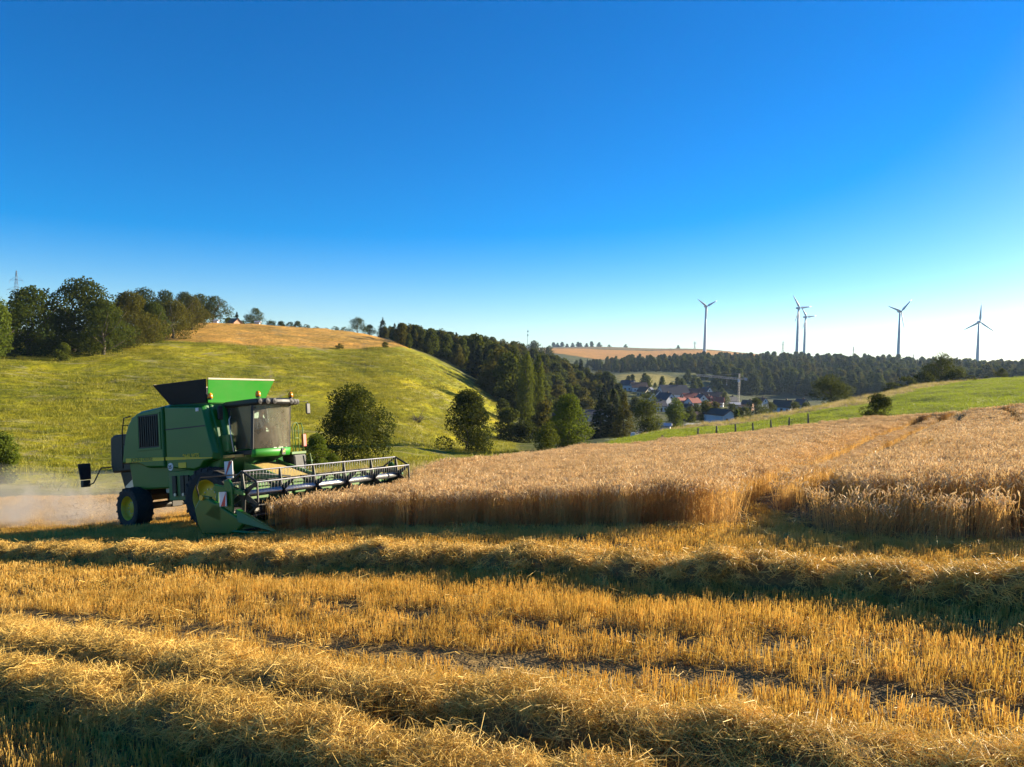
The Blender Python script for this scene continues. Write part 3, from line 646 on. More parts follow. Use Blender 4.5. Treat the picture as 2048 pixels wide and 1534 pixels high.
tree('bush', 'low pale bush peeping out between bright bush and reel', 'bush', 'bush', 'lime', 668, 64, 905, 36, 3, 6000, .045)
tree('shrub', 'small dark shrub on the edge of the dry field', 'shrub', 'bush', 'oak', 677, 222, 686, 22, 1, 2500, .07)
tree('shrub', 'tiny shrub at the right end of the dry field edge', 'shrub', 'bush', 'ash', 768, 232, 683, 16, 1, 2500, .07)
tree('poplar', 'taller of the two slender poplars below the wooded slope', 'tree', 'poplar', 'aspen', 1053, 196, 702, 38, 1, 9000, .020, own=True)
tree('poplar', 'thinner poplar on the village side of the pair', 'tree', 'poplar', 'aspen', 1076, 200, 706, 28, 2, 7000, .020, own=True)
VA = 'trees along the valley lane'
tree('lane_tree', 'bushy bright tree overlapping the wheat field edge by the poplars', 'tree', 'tall', 'lime', 1138, 102, 786, 104, 31, 11000, .032, own=True)
tree('bush', 'rounded green bush at the wheat edge left of the bushy bright tree', 'bush', 'bush', 'ash', 1099, 94, 842, 60, 5, 5000, .05)
tree('conifer', 'dark spruce at the left end of the clump by the lane', 'tree', 'conifer', 'cone', 1203, 172, 782, 54, 1, 7000, .030, VA)
tree('conifer', 'dark spruce in the middle of the clump by the lane', 'tree', 'conifer', 'cone', 1226, 165, 776, 56, 2, 7000, .030, VA)
tree('conifer', 'olive-tinged spruce at the lane end of the clump', 'tree', 'conifer', 'olive', 1248, 160, 784, 56, 3, 7000, .030, VA)
tree('lane_tree', 'tall birch-like tree between the lane and the white shed', 'tree', 'tall', 'ash', 1296, 178, 782, 66, 32, 8000, .030, VA, True)
tree('lane_tree', 'bright round tree standing over the white shed', 'tree', 'round', 'lime', 1351, 215, 794, 46, 2, group=VA)
tree('lane_tree', 'slim tree in front of the barn gable', 'tree', 'tall', 'ash', 1412, 240, 799, 34, 3, group=VA)
tree('village_tree', 'pale clipped round tree among the red roofs', 'tree', 'round', 'pale', 1449, 430, 782, 22, 5, 4000, .05)
tree('village_tree', 'rounded green tree right of the long white shed roof', 'tree', 'round', 'ash', 1512, 300, 794, 44, 6, 5000, .04)
tree('village_tree', 'dark tree touching the rounded green tree on its right', 'tree', 'round', 'oak', 1541, 310, 803, 30, 7, 5000, .04)
tree('bush', 'small yellow-green round bush beside the barn', 'bush', 'bush', 'lime', 1475, 225, 818, 15, 3, 2500, .08)
for px_, Y_, t_, w_, lf, lb in ((1020, 150, 812, 64, 'oak', 'dark bush under the poplars on their meadow side'), (1056, 150, 836, 60, 'oak', 'dark bush right at the foot of the poplars'),
        (1004, 190, 796, 44, 'oak', 'dark bush where wooded slope meets the bright meadow'), (1086, 170, 800, 50, 'olive', 'olive bush between poplars and bushy bright tree'), (1120, 190, 800, 44, 'ash', 'green bush behind the bushy bright tree'),
        (1380, 270, 812, 26, 'ash', 'green bush behind the bright round tree'), (1394, 300, 806, 26, 'ash', 'green bush below the red roofs'), (1430, 330, 802, 30, 'olive', 'olive bush above the barn roof'),
        (1465, 330, 806, 40, 'oak', 'dark bush between barn and long white shed'), (1490, 280, 812, 34, 'oak', 'dark bush in front of the brown house'), (1590, 320, 800, 26, 'ash', 'bush right of the red roofed house'),
        (1612, 300, 802, 22, 'ash', 'bush left of the broad dark tree'), (1700, 200, 792, 50, 'ash', 'low bush right of the broad dark tree'), (1270, 330, 792, 30, 'oak', 'dark bush under the upper village houses')):
    tree('bush', lb, 'bush', 'bush', lf, px_, Y_, t_, w_, 2 if w_ < 45 else 6, 2500, .07)
tree('field_tree', 'broad dark tree on the slope right of the village', 'tree', 'round', 'oak', 1661, 186, 746, 90, 41, 9000, .034, own=True)
tree('bush', 'large dark bush on the wheat edge under the broad tree slope', 'bush', 'bush', 'oak', 1757, 80, 786, 62, 42, 8000, .040, own=True)
tree('field_tree', 'big round tree on the skyline below the turbines', 'tree', 'round', 'oak', 1881, 182, 704, 74, 43, 9000, .034, own=True)
for px_, Y_, t_, w_, lb in ((1845, 176, 742, 52, 'dark hedge bush joined to the big skyline tree'), (1812, 172, 752, 56, 'dark hedge bush second downhill from the skyline tree'), (1783, 168, 764, 46, 'dark hedge bush at the downhill end of the row'),
        (1912, 180, 738, 44, 'dark hedge bush right of the big skyline tree'), (1942, 176, 750, 44, 'low dark bush on the skyline'), (1972, 176, 752, 40, 'low flat bush on the skyline left of the small tree')):
    tree('bush', lb, 'bush', 'bush', 'oak', px_, Y_, t_, w_, 6, 2500, .07, 'hedge along the skyline')
tree('field_tree', 'small round tree on the green skyline at the right', 'tree', 'round', 'oak', 2001, 175, 735, 24, 3, 5000, .04)
tree('shrub', 'tiny shrub where the green meadow meets the dry bank', 'shrub', 'bush', 'ash', 1948, 150, 757, 10, 1, 2500, .07)
tree('hill_tree', 'small pointed tree behind the hilltop cottage', 'tree', 'conifer', 'cone', 471, 330, 623, 20, 2, 3000, .05)
tree('hill_tree', 'dark round tree on the hill crest right of the cottage', 'tree', 'round', 'oak', 508, 318, 615, 42, 4, 5000, .04)
tree('hill_tree', 'dark round-topped tree halfway along the hill crest', 'tree', 'round', 'oak', 712, 345, 633, 44, 5, 5000, .04)
tree('hill_tree', 'dark tree beside the round-topped tree on the crest', 'tree', 'round', 'oak', 736, 350, 648, 26, 6, 5000, .04)
tree('hill_tree', 'pointed spruce where the crest meets the wood', 'tree', 'conifer', 'cone', 762, 352, 634, 26, 3, 3000, .05)
tree('hill_tree', 'second smaller spruce where the crest meets the wood', 'tree', 'conifer', 'cone', 786, 356, 646, 24, 1, 3000, .05)
for i, (px_, t_, w_) in enumerate(((540, 638, 26), (560, 641, 24), (578, 643, 24), (592, 641, 22), (610, 648, 26), (630, 652, 26), (650, 655, 26), (668, 652, 22), (686, 653, 26), (455, 634, 22), (482, 640, 24))):
    tree('bush', 'dark low bush in the hill crest hedge, %s from its left end' % ORD[(i+2) % 11], 'bush', 'bush', 'oak', px_, 335, t_, w_, 2, 2500, .07, 'hedge on the hill crest')
far_row = [(1104, 684), (1112, 685), (1121, 683), (1131, 687), (1142, 685), (1153, 683), (1158, 685), (1170, 686), (1180, 682), (1195, 684), (1215, 689), (1248, 688), (1353, 690)]
for i, (px_, t_) in enumerate(far_row):
    tree('ridge_tree', 'small tree in the far ridge row, %s counted from the radio mast' % ORD[i], 'tree', 'round', 'oak', px_, 2450, t_, 9 if px_ != 1195 else 12, 5, 1500, .09, 'row of trees on the far ridge')
tree('ridge_tree', 'largest clump of crown above the wood, under the radio mast', 'tree', 'ragged', 'oak', 1066, 900, 680, 52, 6, 5000, .04)
tree('ridge_tree', 'lower crown right of the largest clump above the wood', 'tree', 'ragged', 'oak', 1096, 900, 690, 30, 4, 5000, .04)
for i, (px_, t_, w_) in enumerate(((1477, 705, 14), (1529, 703, 9), (1567, 706, 14), (1605, 705, 16), (1640, 709, 9), (1662, 710, 10))):
    tree('ridge_tree', 'single crown standing out of the far wood, %s from its left end' % ORD[i], 'tree', 'round', 'oak', px_, 1310, t_, w_, 4, 1500, .09, 'crowns above the far wood')

# dead bush on the meadow
rg = np.random.default_rng(3); p0 = at(836, 128); mb = MB()
for i in range(26):
    a = rg.uniform(0, 6.28); e = rg.uniform(.3, 1.35); L = rg.uniform(1.0, 2.6); d = Vector((math.cos(a)*math.cos(e), math.sin(a)*math.cos(e), math.sin(e)))
    k1 = d*L*.5+Vector(rg.normal(0, .1, 3)); mb.tube([(0, 0, -.1), k1, d*L+Vector(rg.normal(0, .15, 3))], [.07, .045, .015], 5)
    mb.tube([k1, k1+d*L*.3+Vector(rg.normal(0, .35, 3))], [.035, .012], 4)
db = mb.build('dead_bush', M_BARK, smooth=True); db.location = p0; tag(db, 'bare dead bush with spreading branches on a dry patch', 'bush')

# ---- woods that read as one mass
def wood(name, label, poly_d, step, hmin, hmax, kinds, seed, skyline=None):
    poly = dpoly(poly_d); P = np.array(poly); X, Y = grid_pts(P[:, 0].min(), P[:, 0].max(), P[:, 1].min(), P[:, 1].max(), step, .45)
    k = poly_dist(X, Y, poly) > 0; X, Y = X[k], Y[k]; rg = np.random.default_rng(seed); n_ = len(X); h = rg.uniform(hmin*.7, hmax*1.08, n_)*(1+.12*np.sin(X*.02)*np.sin(Y*.013+1))
    if skyline:
        px_, _ = project(np.c_[X, Y, G(X, Y)]); rows = np.interp(px_, *np.array(skyline).T)+rg.uniform(-10, 18, n_)
        zt = np.array([ray(a_, b_)[2] for a_, b_ in zip(px_, rows)])*Y; h = np.minimum(h, zt-G(X, Y)); k = h > 4; X, Y, h = X[k], Y[k], h[k]; n_ = len(X)
    protos = []
    for i, (kd, wd, lf) in enumerate(kinds):
        c = crown_mesh(900+seed*10+i, kd, 3000, .062, wd); c.materials.append(LEAF[lf]); protos.append((c, []))
    o = scatter(name, np.c_[X, Y, G(X, Y)-.3], np.c_[np.zeros((n_, 2)), rg.uniform(0, 6.28, n_)], np.c_[h*rg.uniform(.85, 1.25, n_), h*rg.uniform(.85, 1.25, n_), h], rg.integers(0, len(protos), n_), protos)
    tag(o, label, 'wood', kind='stuff'); return o
MIXW = [('round', .75, 'oak'), ('ragged', .8, 'oak'), ('round', .7, 'ash'), ('conifer', .42, 'cone'), ('tall', .6, 'ash'), ('round', .7, 'olive'), ('ragged', .75, 'olive')]
wood('wood', 'dark mixed wood running down the hillside behind the meadow', [(775, 300), (800, 262), (900, 285), (960, 262), (1010, 228), (1040, 225), (1080, 250), (1150, 290), (1200, 330), (1235, 345), (1240, 420), (1180, 480), (1090, 560), (1000, 560), (900, 480), (800, 430), (760, 390)], 6.0, 10.5, 16, MIXW, 1, [(740, 652), (800, 652), (850, 660), (950, 676), (1030, 690), (1100, 716), (1160, 730), (1250, 742)])
wood('wood', 'belt of forest on the far slope above the pale field', [(1120, 960), (1200, 880), (1240, 830), (1320, 830), (1400, 830), (1480, 870), (1520, 1000), (1500, 1250), (1380, 1220), (1250, 1080), (1160, 1080)], 11, 11, 17, MIXW, 2, [(1100, 735), (1180, 724), (1300, 715), (1400, 711), (1530, 711)])
wood('wood', 'dark blue-green forest slope below the wind turbines', [(1490, 1250), (1440, 830), (1430, 700), (1500, 640), (1570, 700), (1640, 620), (1750, 600), (1900, 600), (2100, 600), (2300, 700), (2300, 1150), (2048, 1250), (1850, 1320), (1650, 1330)], 12, 12, 19, MIXW, 3, [(1400, 735), (1470, 716), (1540, 708), (1650, 712), (1800, 718), (1950, 724), (2300, 730)])
wood('hedge_trees', 'scattered hedge trees between village and far slope', [(1240, 560), (1320, 540), (1400, 560), (1450, 600), (1460, 760), (1400, 820), (1370, 740), (1360, 660), (1300, 590), (1240, 630)], 19, 5, 9, MIXW[:3], 4)

# ---- rough grass on the meadow and along the field margins
def grass_patch(seed, n_, size, wid, h0, h1):
    rg = np.random.default_rng(seed); b = np.c_[rg.normal(0, size*.32, (n_, 2)), np.zeros(n_)]; h = rg.uniform(h0, h1, n_); l = rg.normal(0, .35, (n_, 2))*h[:, None]
    global rng
    keep = rng; rng = rg; Q = ribbons(np.stack([b, b+np.c_[l*.3, h*.6], b+np.c_[l, h]], 1), [wid, wid*.8, wid*.15]); rng = keep
    return quads_mesh('grass_tuft', Q, 4)
M_GR = leafy('meadow_grass', (.120, .140, .006), (.36, .32, .022), trans=.40, scale=.5, spread=.8, tcol=(.30, .26, .02))
M_GD = leafy('dry_grass', (.36, .26, .08), (.55, .42, .17), trans=.35, scale=.5, spread=.8)
M_GG = leafy('lush_grass', (.14, .20, .012), (.24, .28, .022), trans=.40, scale=.5, spread=.6, tcol=(.30, .34, .015))
gp = [(grass_patch(600+i, 60, 1.5, .035, .20, .50), [M_GR]) for i in range(4)]
X, Y = grid_pts(-140, 30, 40, 235, 1.05); k = (poly_dist(X, Y, MEADOW) > 1) & (poly_dist(X, Y, DRY) < 0) & (poly_dist(X, Y, STUBBLE_LEFT) < -.2) & seen(X, Y, .72, 1); X, Y = X[k], Y[k]
k = rng.random(len(X)) < .45+.5*np.sin(X*.11+np.sin(Y*.07)*2)*np.sin(Y*.09+X*.03); X, Y = X[k], Y[k]; s_ = rng.uniform(.6, 1.9, len(X))
mg = scatter('meadow_grass', np.c_[X, Y, G(X, Y)-.02], np.c_[np.zeros((len(X), 2)), rng.uniform(0, 6.3, len(X))], np.c_[s_, s_, s_*rng.uniform(.35, .75, len(X))], rng.integers(0, 4, len(X)), gp)
tag(mg, 'rough green and yellow grass covering the hillside meadow', 'grass', kind='stuff')
dp = [(grass_patch(620+i, 40, .9, .02, .3, .75), [M_GD if i < 3 else M_GR]) for i in range(4)]
X, Y = grid_pts(-40, 30, 28, 75, .7); k = (poly_dist(X, Y, VERGE) > 0); X, Y = X[k], Y[k]; X2, Y2 = grid_pts(15, 95, 105, 180, 1.3); k2 = poly_dist(X2, Y2, TAN) > -1; X = np.r_[X, X2[k2]]; Y = np.r_[Y, Y2[k2]]
s_ = np.where(Y > 90, .85, 1.0)*rng.uniform(.6, 1.2, len(X))
vg = scatter('verge_grass', np.c_[X, Y, G(X, Y)-.02], np.c_[np.zeros((len(X), 2)), rng.uniform(0, 6.3, len(X))], np.c_[s_, s_, s_], rng.integers(0, 4, len(X)), dp)
tag(vg, 'tall bleached grass on the field margin and the dry bank', 'grass', kind='stuff')
lp = [(grass_patch(640+i, 44, 1.3, .03, .10, .22), [M_GG]) for i in range(3)]
X, Y = grid_pts(5, 115, 60, 165, .95); k = (poly_dist(X, Y, GREEN) > .2) & seen(X, Y, .72, 1); X, Y = X[k], Y[k]; s_ = rng.uniform(.6, 1.2, len(X))
lg = scatter('pasture_grass', np.c_[X, Y, G(X, Y)-.02], np.c_[np.zeros((len(X), 2)), rng.uniform(0, 6.3, len(X))], np.c_[s_, s_, s_], rng.integers(0, 3, len(X)), lp)
tag(lg, 'bright green pasture grass on the strip beyond the wheat', 'grass', kind='stuff')

# ------------------------------------------------------------------ combine harvester (x forward, y to its left, z up)
GREEN_P = paint('green_paint', (.007, .125, .008), .34, dirt=.22, dirtc=(.10, .085, .05), scale=.9, coat=.12, spec=.4)
GREEN_F = paint('sunlit_green_paint', (.012, .25, .010), .45, dirt=.18, dirtc=(.2, .2, .06), scale=.9)  # same body green, sunlight painted into its colour for front flap and cab band
GREEN_D = paint('green_dusty_paint', (.045, .19, .03), .5, dirt=.75, dirtc=(.30, .23, .11), scale=1.6)
YELLOW = paint('yellow_paint', (.72, .46, .012), .42, dirt=.35, dirtc=(.2, .14, .06), scale=2)
YELLOW_S = paint('yellow_stripe', (.70, .50, .02), .5, dirt=.15, scale=2)
BLACK = paint('black_plastic', (.010, .010, .011), .5, dirt=.3, dirtc=(.09, .075, .05), scale=2)
STEEL_D = paint('dark_steel', (.02, .02, .021), .45, .4, dirt=.5, dirtc=(.12, .09, .05), scale=2)
STEEL = paint('worn_steel', (.45, .45, .46), .32, .9, dirt=.35, dirtc=(.2, .17, .12), scale=2)
RUBBER = paint('tyre_rubber', (.013, .013, .014), .75, dirt=.8, dirtc=(.075, .06, .042), scale=1.6, bump=.3)
TARP = paint('black_tank_cloth', (.012, .011, .012), .7, dirt=.25, dirtc=(.05, .045, .04), scale=1.5, bump=.4)
WHITE = paint('white_plastic', (.75, .74, .72), .4, dirt=.3, scale=3)
RED = paint('red_film', (.55, .03, .025), .4, dirt=.25, scale=3)
AMBER = paint('amber_lens', (.85, .28, .01), .2, dirt=.1, scale=3)
LENS = paint('lamp_glass', (.8, .8, .78), .12, .3, dirt=.15, scale=3)
TANKC = paint('tank_edge_dust', (.62, .52, .38), .8, dirt=.4, scale=2)
CHAFF = paint('chaff_covered_steel', (.52, .38, .11), .8, dirt=.7, dirtc=(.36, .21, .06), scale=4, bump=.7)
DARKCAB = paint('cab_interior', (.025, .025, .027), .7, dirt=.2, scale=3)
def dusty_glass(nm_, d0, d1):
  gl, n, out = new_mat(nm_)
  tr = N(n, 'ShaderNodeBsdfTransparent'); tr.inputs[0].default_value = (.80, .86, .82, 1); gs = N(n, 'ShaderNodeBsdfGlossy', Roughness=.05)
  df = N(n, 'ShaderNodeBsdfDiffuse'); df.inputs[0].default_value = (.42, .36, .26, 1); tl = N(n, 'ShaderNodeBsdfTranslucent'); tl.inputs[0].default_value = (.66, .58, .44, 1)
  dm = N(n, 'ShaderNodeMixShader', Fac=.5); n.links.new(df.outputs[0], dm.inputs[1]); n.links.new(tl.outputs[0], dm.inputs[2])
  fr = N(n, 'ShaderNodeFresnel', IOR=1.45); m1 = N(n, 'ShaderNodeMixShader'); n.links.new(fr.outputs[0], m1.inputs[0]); n.links.new(tr.outputs[0], m1.inputs[1]); n.links.new(gs.outputs[0], m1.inputs[2])
  m2 = N(n, 'ShaderNodeMixShader'); n.links.new(ramp(n, noise(n, 2.2, 5, .6), [(.35, (d0, d0, d0)), (.75, (d1, d1, d1))]), m2.inputs[0]); n.links.new(m1.outputs[0], m2.inputs[1]); n.links.new(dm.outputs[0], m2.inputs[2]); n.links.new(m2.outputs[0], out.inputs[0])
  return gl
GLASS = dusty_glass('dusty_glass', .26, .60); GLASS_S = dusty_glass('side_glass', .03, .12)

comb = empty('combine_harvester'); tag(comb, 'green combine harvester with yellow wheels cutting the wheat', 'combine harvester')
fz = float(G(*loc2(0, 0))-G(*loc2(-3.5, 0)))/3.5; lz = float(G(*loc2(-1.5, 1.4))-G(*loc2(-1.5, -1.4)))/2.8
fv = Vector((hf[0], hf[1], fz)).normalized(); lv_ = Vector((hl[0], hl[1], lz)); nv_ = fv.cross(lv_).normalized(); lv_ = nv_.cross(fv).normalized()
comb.matrix_world = Matrix(((fv.x, lv_.x, nv_.x, CO[0]), (fv.y, lv_.y, nv_.y, CO[1]), (fv.z, lv_.z, nv_.z, CO[2]), (0, 0, 0, 1)))
def B(): return MB()

# --- body shell
hullp = [(-4.35, 1.15), (-4.5, 2.0), (-4.32, 2.95), (-4.02, 3.40), (-3.5, 3.60), (-2.35, 3.68), (-.80, 3.55), (-.62, 2.9), (-.45, 2.0), (-.6, 1.15)]
B().prism(hullp, -1.30, 1.30).build('hull', GREEN_P, comb, bevel=.05)
rearp = [(-4.50, 1.98), (-4.42, 2.50), (-4.30, 2.93), (-4.15, 3.24), (-3.92, 3.45), (-3.60, 3.57), (-2.53, 3.64), (-2.53, 1.78), (-3.35, 1.80), (-3.75, 1.93), (-4.15, 2.0)]
frontp = [(-2.49, 3.64), (-.84, 3.53), (-.74, 3.2), (-.60, 2.75), (-.42, 2.10), (-.46, 1.92), (-.85, 1.84), (-1.02, 1.68), (-1.30, 1.62), (-2.49, 1.77)]
def offs(poly, y): return [(x, y, z) for x, z in poly]
for sgn in (-1, 1):
    rp = B().prism(rearp, sgn*1.56, sgn*1.30, inset=.07).build('rear_side_panel', GREEN_P, comb, bevel=.025)
    fp = B().prism(frontp, sgn*1.56, sgn*1.30, inset=.07).build('front_side_panel', GREEN_P, comb, bevel=.025)
    # crease of the front panel and its pressed line
    B().box(-2.44, -.74, sgn*1.548, sgn*1.572, 2.90, 2.935).build('panel_crease', BLACK, fp)
    # cooling air grille
    g0 = B().box(-3.62, -2.72, sgn*1.55, sgn*1.572, 2.42, 3.42).build('grille', BLACK, comb)
    for i in range(9): B().box(-3.58+i*.098, -3.545+i*.098, sgn*1.572, sgn*1.60, 2.46, 3.38).build('slat', STEEL_D, g0)
    fr_ = B()
    for a, b_ in (((-3.70, 2.34), (-2.64, 2.42)), ((-3.70, 3.42), (-2.64, 3.48)), ((-3.70, 2.42), (-3.62, 3.42)), ((-2.72, 2.42), (-2.64, 3.42))): fr_.box(a[0], b_[0], sgn*1.552, sgn*1.585, a[1], b_[1])
    fr_.build('grille_frame', GREEN_P, g0, bevel=.008)
    # stripe and lettering
    s1 = B(); s1.hexa([(-4.28, sgn*1.552, 2.02), (-2.55, sgn*1.552, 2.00), (-2.55, sgn*1.566, 2.00), (-4.28, sgn*1.566, 2.02), (-4.28, sgn*1.552, 2.15), (-2.55, sgn*1.552, 2.10), (-2.55, sgn*1.566, 2.10), (-4.28, sgn*1.566, 2.15)])
    s1.build('yellow_stripe', YELLOW_S, rp)
    s2 = B(); s2.hexa([(-2.47, sgn*1.552, 2.0), (-.52, sgn*1.552, 1.965), (-.52, sgn*1.566, 1.965), (-2.47, sgn*1.566, 2.0), (-2.47, sgn*1.552, 2.10), (-.52, sgn*1.552, 1.985), (-.52, sgn*1.566, 1.985), (-2.47, sgn*1.566, 2.10)])
    s2.build('yellow_stripe', YELLOW_S, fp)
def letters(txt, x, y, z, h, mat, parent, right=True, name='lettering'):
    c = bpy.data.curves.new(name, 'FONT'); c.body = txt; c.size = h; c.extrude = .002; c.space_character = 1.05; c.offset = .004
    o = bpy.data.objects.new(name, c); col.objects.link(o); o.parent = parent; c.materials.append(mat)
    dg = bpy.context.evaluated_depsgraph_get(); me_ = bpy.data.meshes.new_from_object(o.evaluated_get(dg)); bpy.data.objects.remove(o)
    o = link(name, me_, mat, parent); o.location = (x, y, z); o.rotation_euler = (R(90), 0, 0) if right else (R(90), 0, R(180)); return o
rpan = [c for c in comb.children if c.name.startswith('rear_side_panel')]; fpan = [c for c in comb.children if c.name.startswith('front_side_panel')]
letters('JOHN DEERE', -4.02, -1.572, 2.03, .165, GREEN_P, rpan[0]); letters('9640 WTS', -1.72, -1.572, 2.035, .15, YELLOW_S, fpan[0])
letters('JOHN DEERE', -2.75, 1.572, 2.03, .165, GREEN_P, rpan[1], False); letters('9640 WTS', -.75, 1.572, 2.035, .15, YELLOW_S, fpan[1], False)
B().lathe([(.0, 0), (.115, 0), (.115, -.012), (0, -.012)], (-2.27, -1.56, 1.78+.02), 20).build('speed_disc', WHITE, comb)
letters('25', -2.36, -1.576, 1.745, .14, BLACK, comb, name='speed_number')
B().box(-1.92, -1.60, -1.572, -1.55, 1.74, 1.90).build('warning_label', YELLOW_S, comb)
B().box(-1.10, -.98, -1.575, -1.55, 3.36, 3.46).build('reflector', WHITE, comb)
B().hexa([(-3.95, -1.25, 3.45), (-2.3, -1.25, 3.62), (-2.3, 1.25, 3.62), (-3.95, 1.25, 3.45), (-3.7, -1.1, 3.62), (-2.3, -1.1, 3.76), (-2.3, 1.1, 3.76), (-3.7, 1.1, 3.62)]).build('engine_deck', GREEN_P, comb, bevel=.04)
# --- rear hood, straw chopper and spreader
rh = B().prism([(-4.45, 1.75), (-5.75, 1.72), (-5.82, 2.0), (-5.80, 2.86), (-5.62, 2.95), (-4.4, 2.95)], -1.0, 1.0).build('straw_hood', STEEL_D, comb, bevel=.06)
B().lathe([(0, 0), (.22, 0), (.24, -.03), (.20, -.05), (0, -.05)], (-5.0, -1.0, 2.35), 18).build('hood_vent', BLACK, rh)
B().prism([(-4.3, 1.75), (-5.5, 1.75), (-5.25, 1.05), (-4.6, .75), (-4.1, .95)], -.9, .9).build('straw_chopper', STEEL_D, comb, bevel=.03)
B().hexa([(-5.0, -1.12, 1.05), (-4.55, -1.14, 1.15), (-4.55, -1.10, 1.15), (-5.0, -1.08, 1.05), (-4.95, -1.12, 1.28), (-4.20, -1.14, 1.72), (-4.20, -1.10, 1.72), (-4.95, -1.08, 1.28)]).build('spreader_wing', STEEL, comb)
for sgn in (-1, 1):
    rl = B(); rl.tube([(-5.6, sgn*.9, 1.92), (-6.0, sgn*1.2, 1.92), (-6.05, sgn*1.3, 1.7), (-6.12, sgn*1.4, 1.45), (-6.4, sgn*1.45, 1.38)], .022, 6)
    bk = rl.build('lamp_bracket', BLACK, comb, smooth=True)
    B().hexa([(-6.50, sgn*1.25, 1.58), (-6.48, sgn*1.62, 1.58), (-6.42, sgn*1.62, 1.58), (-6.44, sgn*1.25, 1.58), (-6.56, sgn*1.22, 2.10), (-6.54, sgn*1.66, 2.10), (-6.48, sgn*1.66, 2.10), (-6.50, sgn*1.22, 2.10)]).build('rear_lamp_board', STEEL_D, comb, bevel=.02)
    B().box(-6.52, -6.38, sgn*1.32, sgn*1.58, 1.34, 1.56).build('rear_lamp', BLACK, comb, bevel=.02)
# service ladder at the back
ld = B()
for y in (-1.42, -1.12): ld.tube([(-4.62, y, 1.85), (-4.60, y, 3.0), (-4.50, y, 3.42), (-4.2, y, 3.45)], .02, 6)
for z in (2.0, 2.3, 2.6, 2.9, 3.2): ld.tube([(-4.61, -1.42, z), (-4.61, -1.12, z)], .014, 6)
ld.build('rear_ladder', BLACK, comb, smooth=True)
# --- chassis
B().prism([(-3.6, 1.75), (-3.1, .95), (-2.7, .62), (-1.75, .62), (-1.3, .9), (-.8, 1.7)], -.75, .75).build('cleaning_shoe', STEEL_D, comb, bevel=.03)
bx = B().box(-2.62, -1.42, -1.38, -.78, .78, 1.66).build('side_drive_box', GREEN_D, comb, bevel=.03)
for x in (-2.3, -1.95, -1.75): B().box(x-.10, x+.06, -1.44, -1.38, .92, 1.52).build('drive_guard', STEEL_D, bx, bevel=.01)
for x in (-2.25, -1.9): B().lathe([(0, 0), (.05, 0), (.05, -.03), (0, -.03)], (x, -1.45, .96), 10).build('bolt', STEEL, bx)
B().box(-3.0, -2.65, -1.2, -.8, 1.0, 1.3).build('tank_bottle', TANKC, comb, bevel=.05)
ax = B(); ax.tube([(-.62, -1.2, .86), (-.62, 1.2, .86)], .17, 12); ax.box(-.9, -.35, -.8, .8, .8, 1.3); ax.build('front_axle', GREEN_D, comb, bevel=.02)
ax = B(); ax.tube([(-4.08, -1.15, .62), (-4.08, 1.15, .62)], .11, 10); ax.box(-4.2, -3.96, -.2, .2, .5, 1.2); ax.build('rear_axle', STEEL_D, comb, bevel=.02)
# --- wheels
def wheel(name, x, y, r, wd, rim, nl, steer=0.0):
    wq = empty(name, (x, y, r-.03), steer, comb); s = -1 if y < 0 else 1; h = wd/2
    t = B(); t.lathe([(rim, -h*.78), (rim*1.06, -h*.95), (r*.80, -h*1.04), (r*.93, -h*.96), (r*.965, -h*.6), (r*.97, 0), (r*.965, h*.6), (r*.93, h*.96), (r*.80, h*1.04), (rim*1.06, h*.95), (rim, h*.78)], (0, 0, 0), 40)
    for k in range(nl):
        for sd in (-1, 1):
            a = 2*math.pi*(k+(.5 if sd > 0 else 0))/nl; da = .30*26/nl*1.1
            ps = []
            for rr in (r*.955, r*1.0):
                for (aa, yy) in ((a, sd*.02), (a+.075, sd*.02), (a+da+.075, sd*h*1.0), (a+da, sd*h*1.0)):
                    q = rr if abs(yy) < h*.5 else rr*.985; ps.append((q*math.cos(aa), yy, q*math.sin(aa)))
            t.hexa(ps)
            ps = []
            for rr, yy in ((r*.84, h*1.03), (r*.975, h*.99)):
                for dy, aa in ((0, a+da), (0, a+da+.075), (.03, a+da+.075), (.03, a+da)): ps.append((rr*math.cos(aa), sd*(yy-.02+dy), rr*math.sin(aa)))
            t.hexa(ps)
    ty = t.build('tyre', RUBBER, wq)
    rm = B(); o = s*h
    rm.lathe([(rim*1.03, o*.95), (rim*.98, o*.90), (rim*.90, o*.55), (rim*.86, o*.35), (rim*.55, o*.30), (rim*.42, o*.42), (rim*.20, o*.46), (0, o*.48)], (0, 0, 0), 36)
    ro = rm.build('rim', YELLOW, wq, smooth=True)
    bb = B()
    for k in range(10):
        a = 2*math.pi*k/10; bb.tube([(rim*.48*math.cos(a), o*.34, rim*.48*math.sin(a)), (rim*.48*math.cos(a), o*.44, rim*.48*math.sin(a))], .022, 6)
    bb.build('wheel_nuts', STEEL, wq)['kind'] = 'stuff'
    return wq
wheel('front_wheel', -.66, -1.44, .88, .64, .50, 20); wheel('front_wheel', -.66, 1.44, .88, .64, .50, 20)
wheel('rear_wheel', -4.18, -1.38, .65, .52, .36, 18, R(-8)); wheel('rear_wheel', -4.18, 1.38, .65, .52, .36, 18, R(-8))
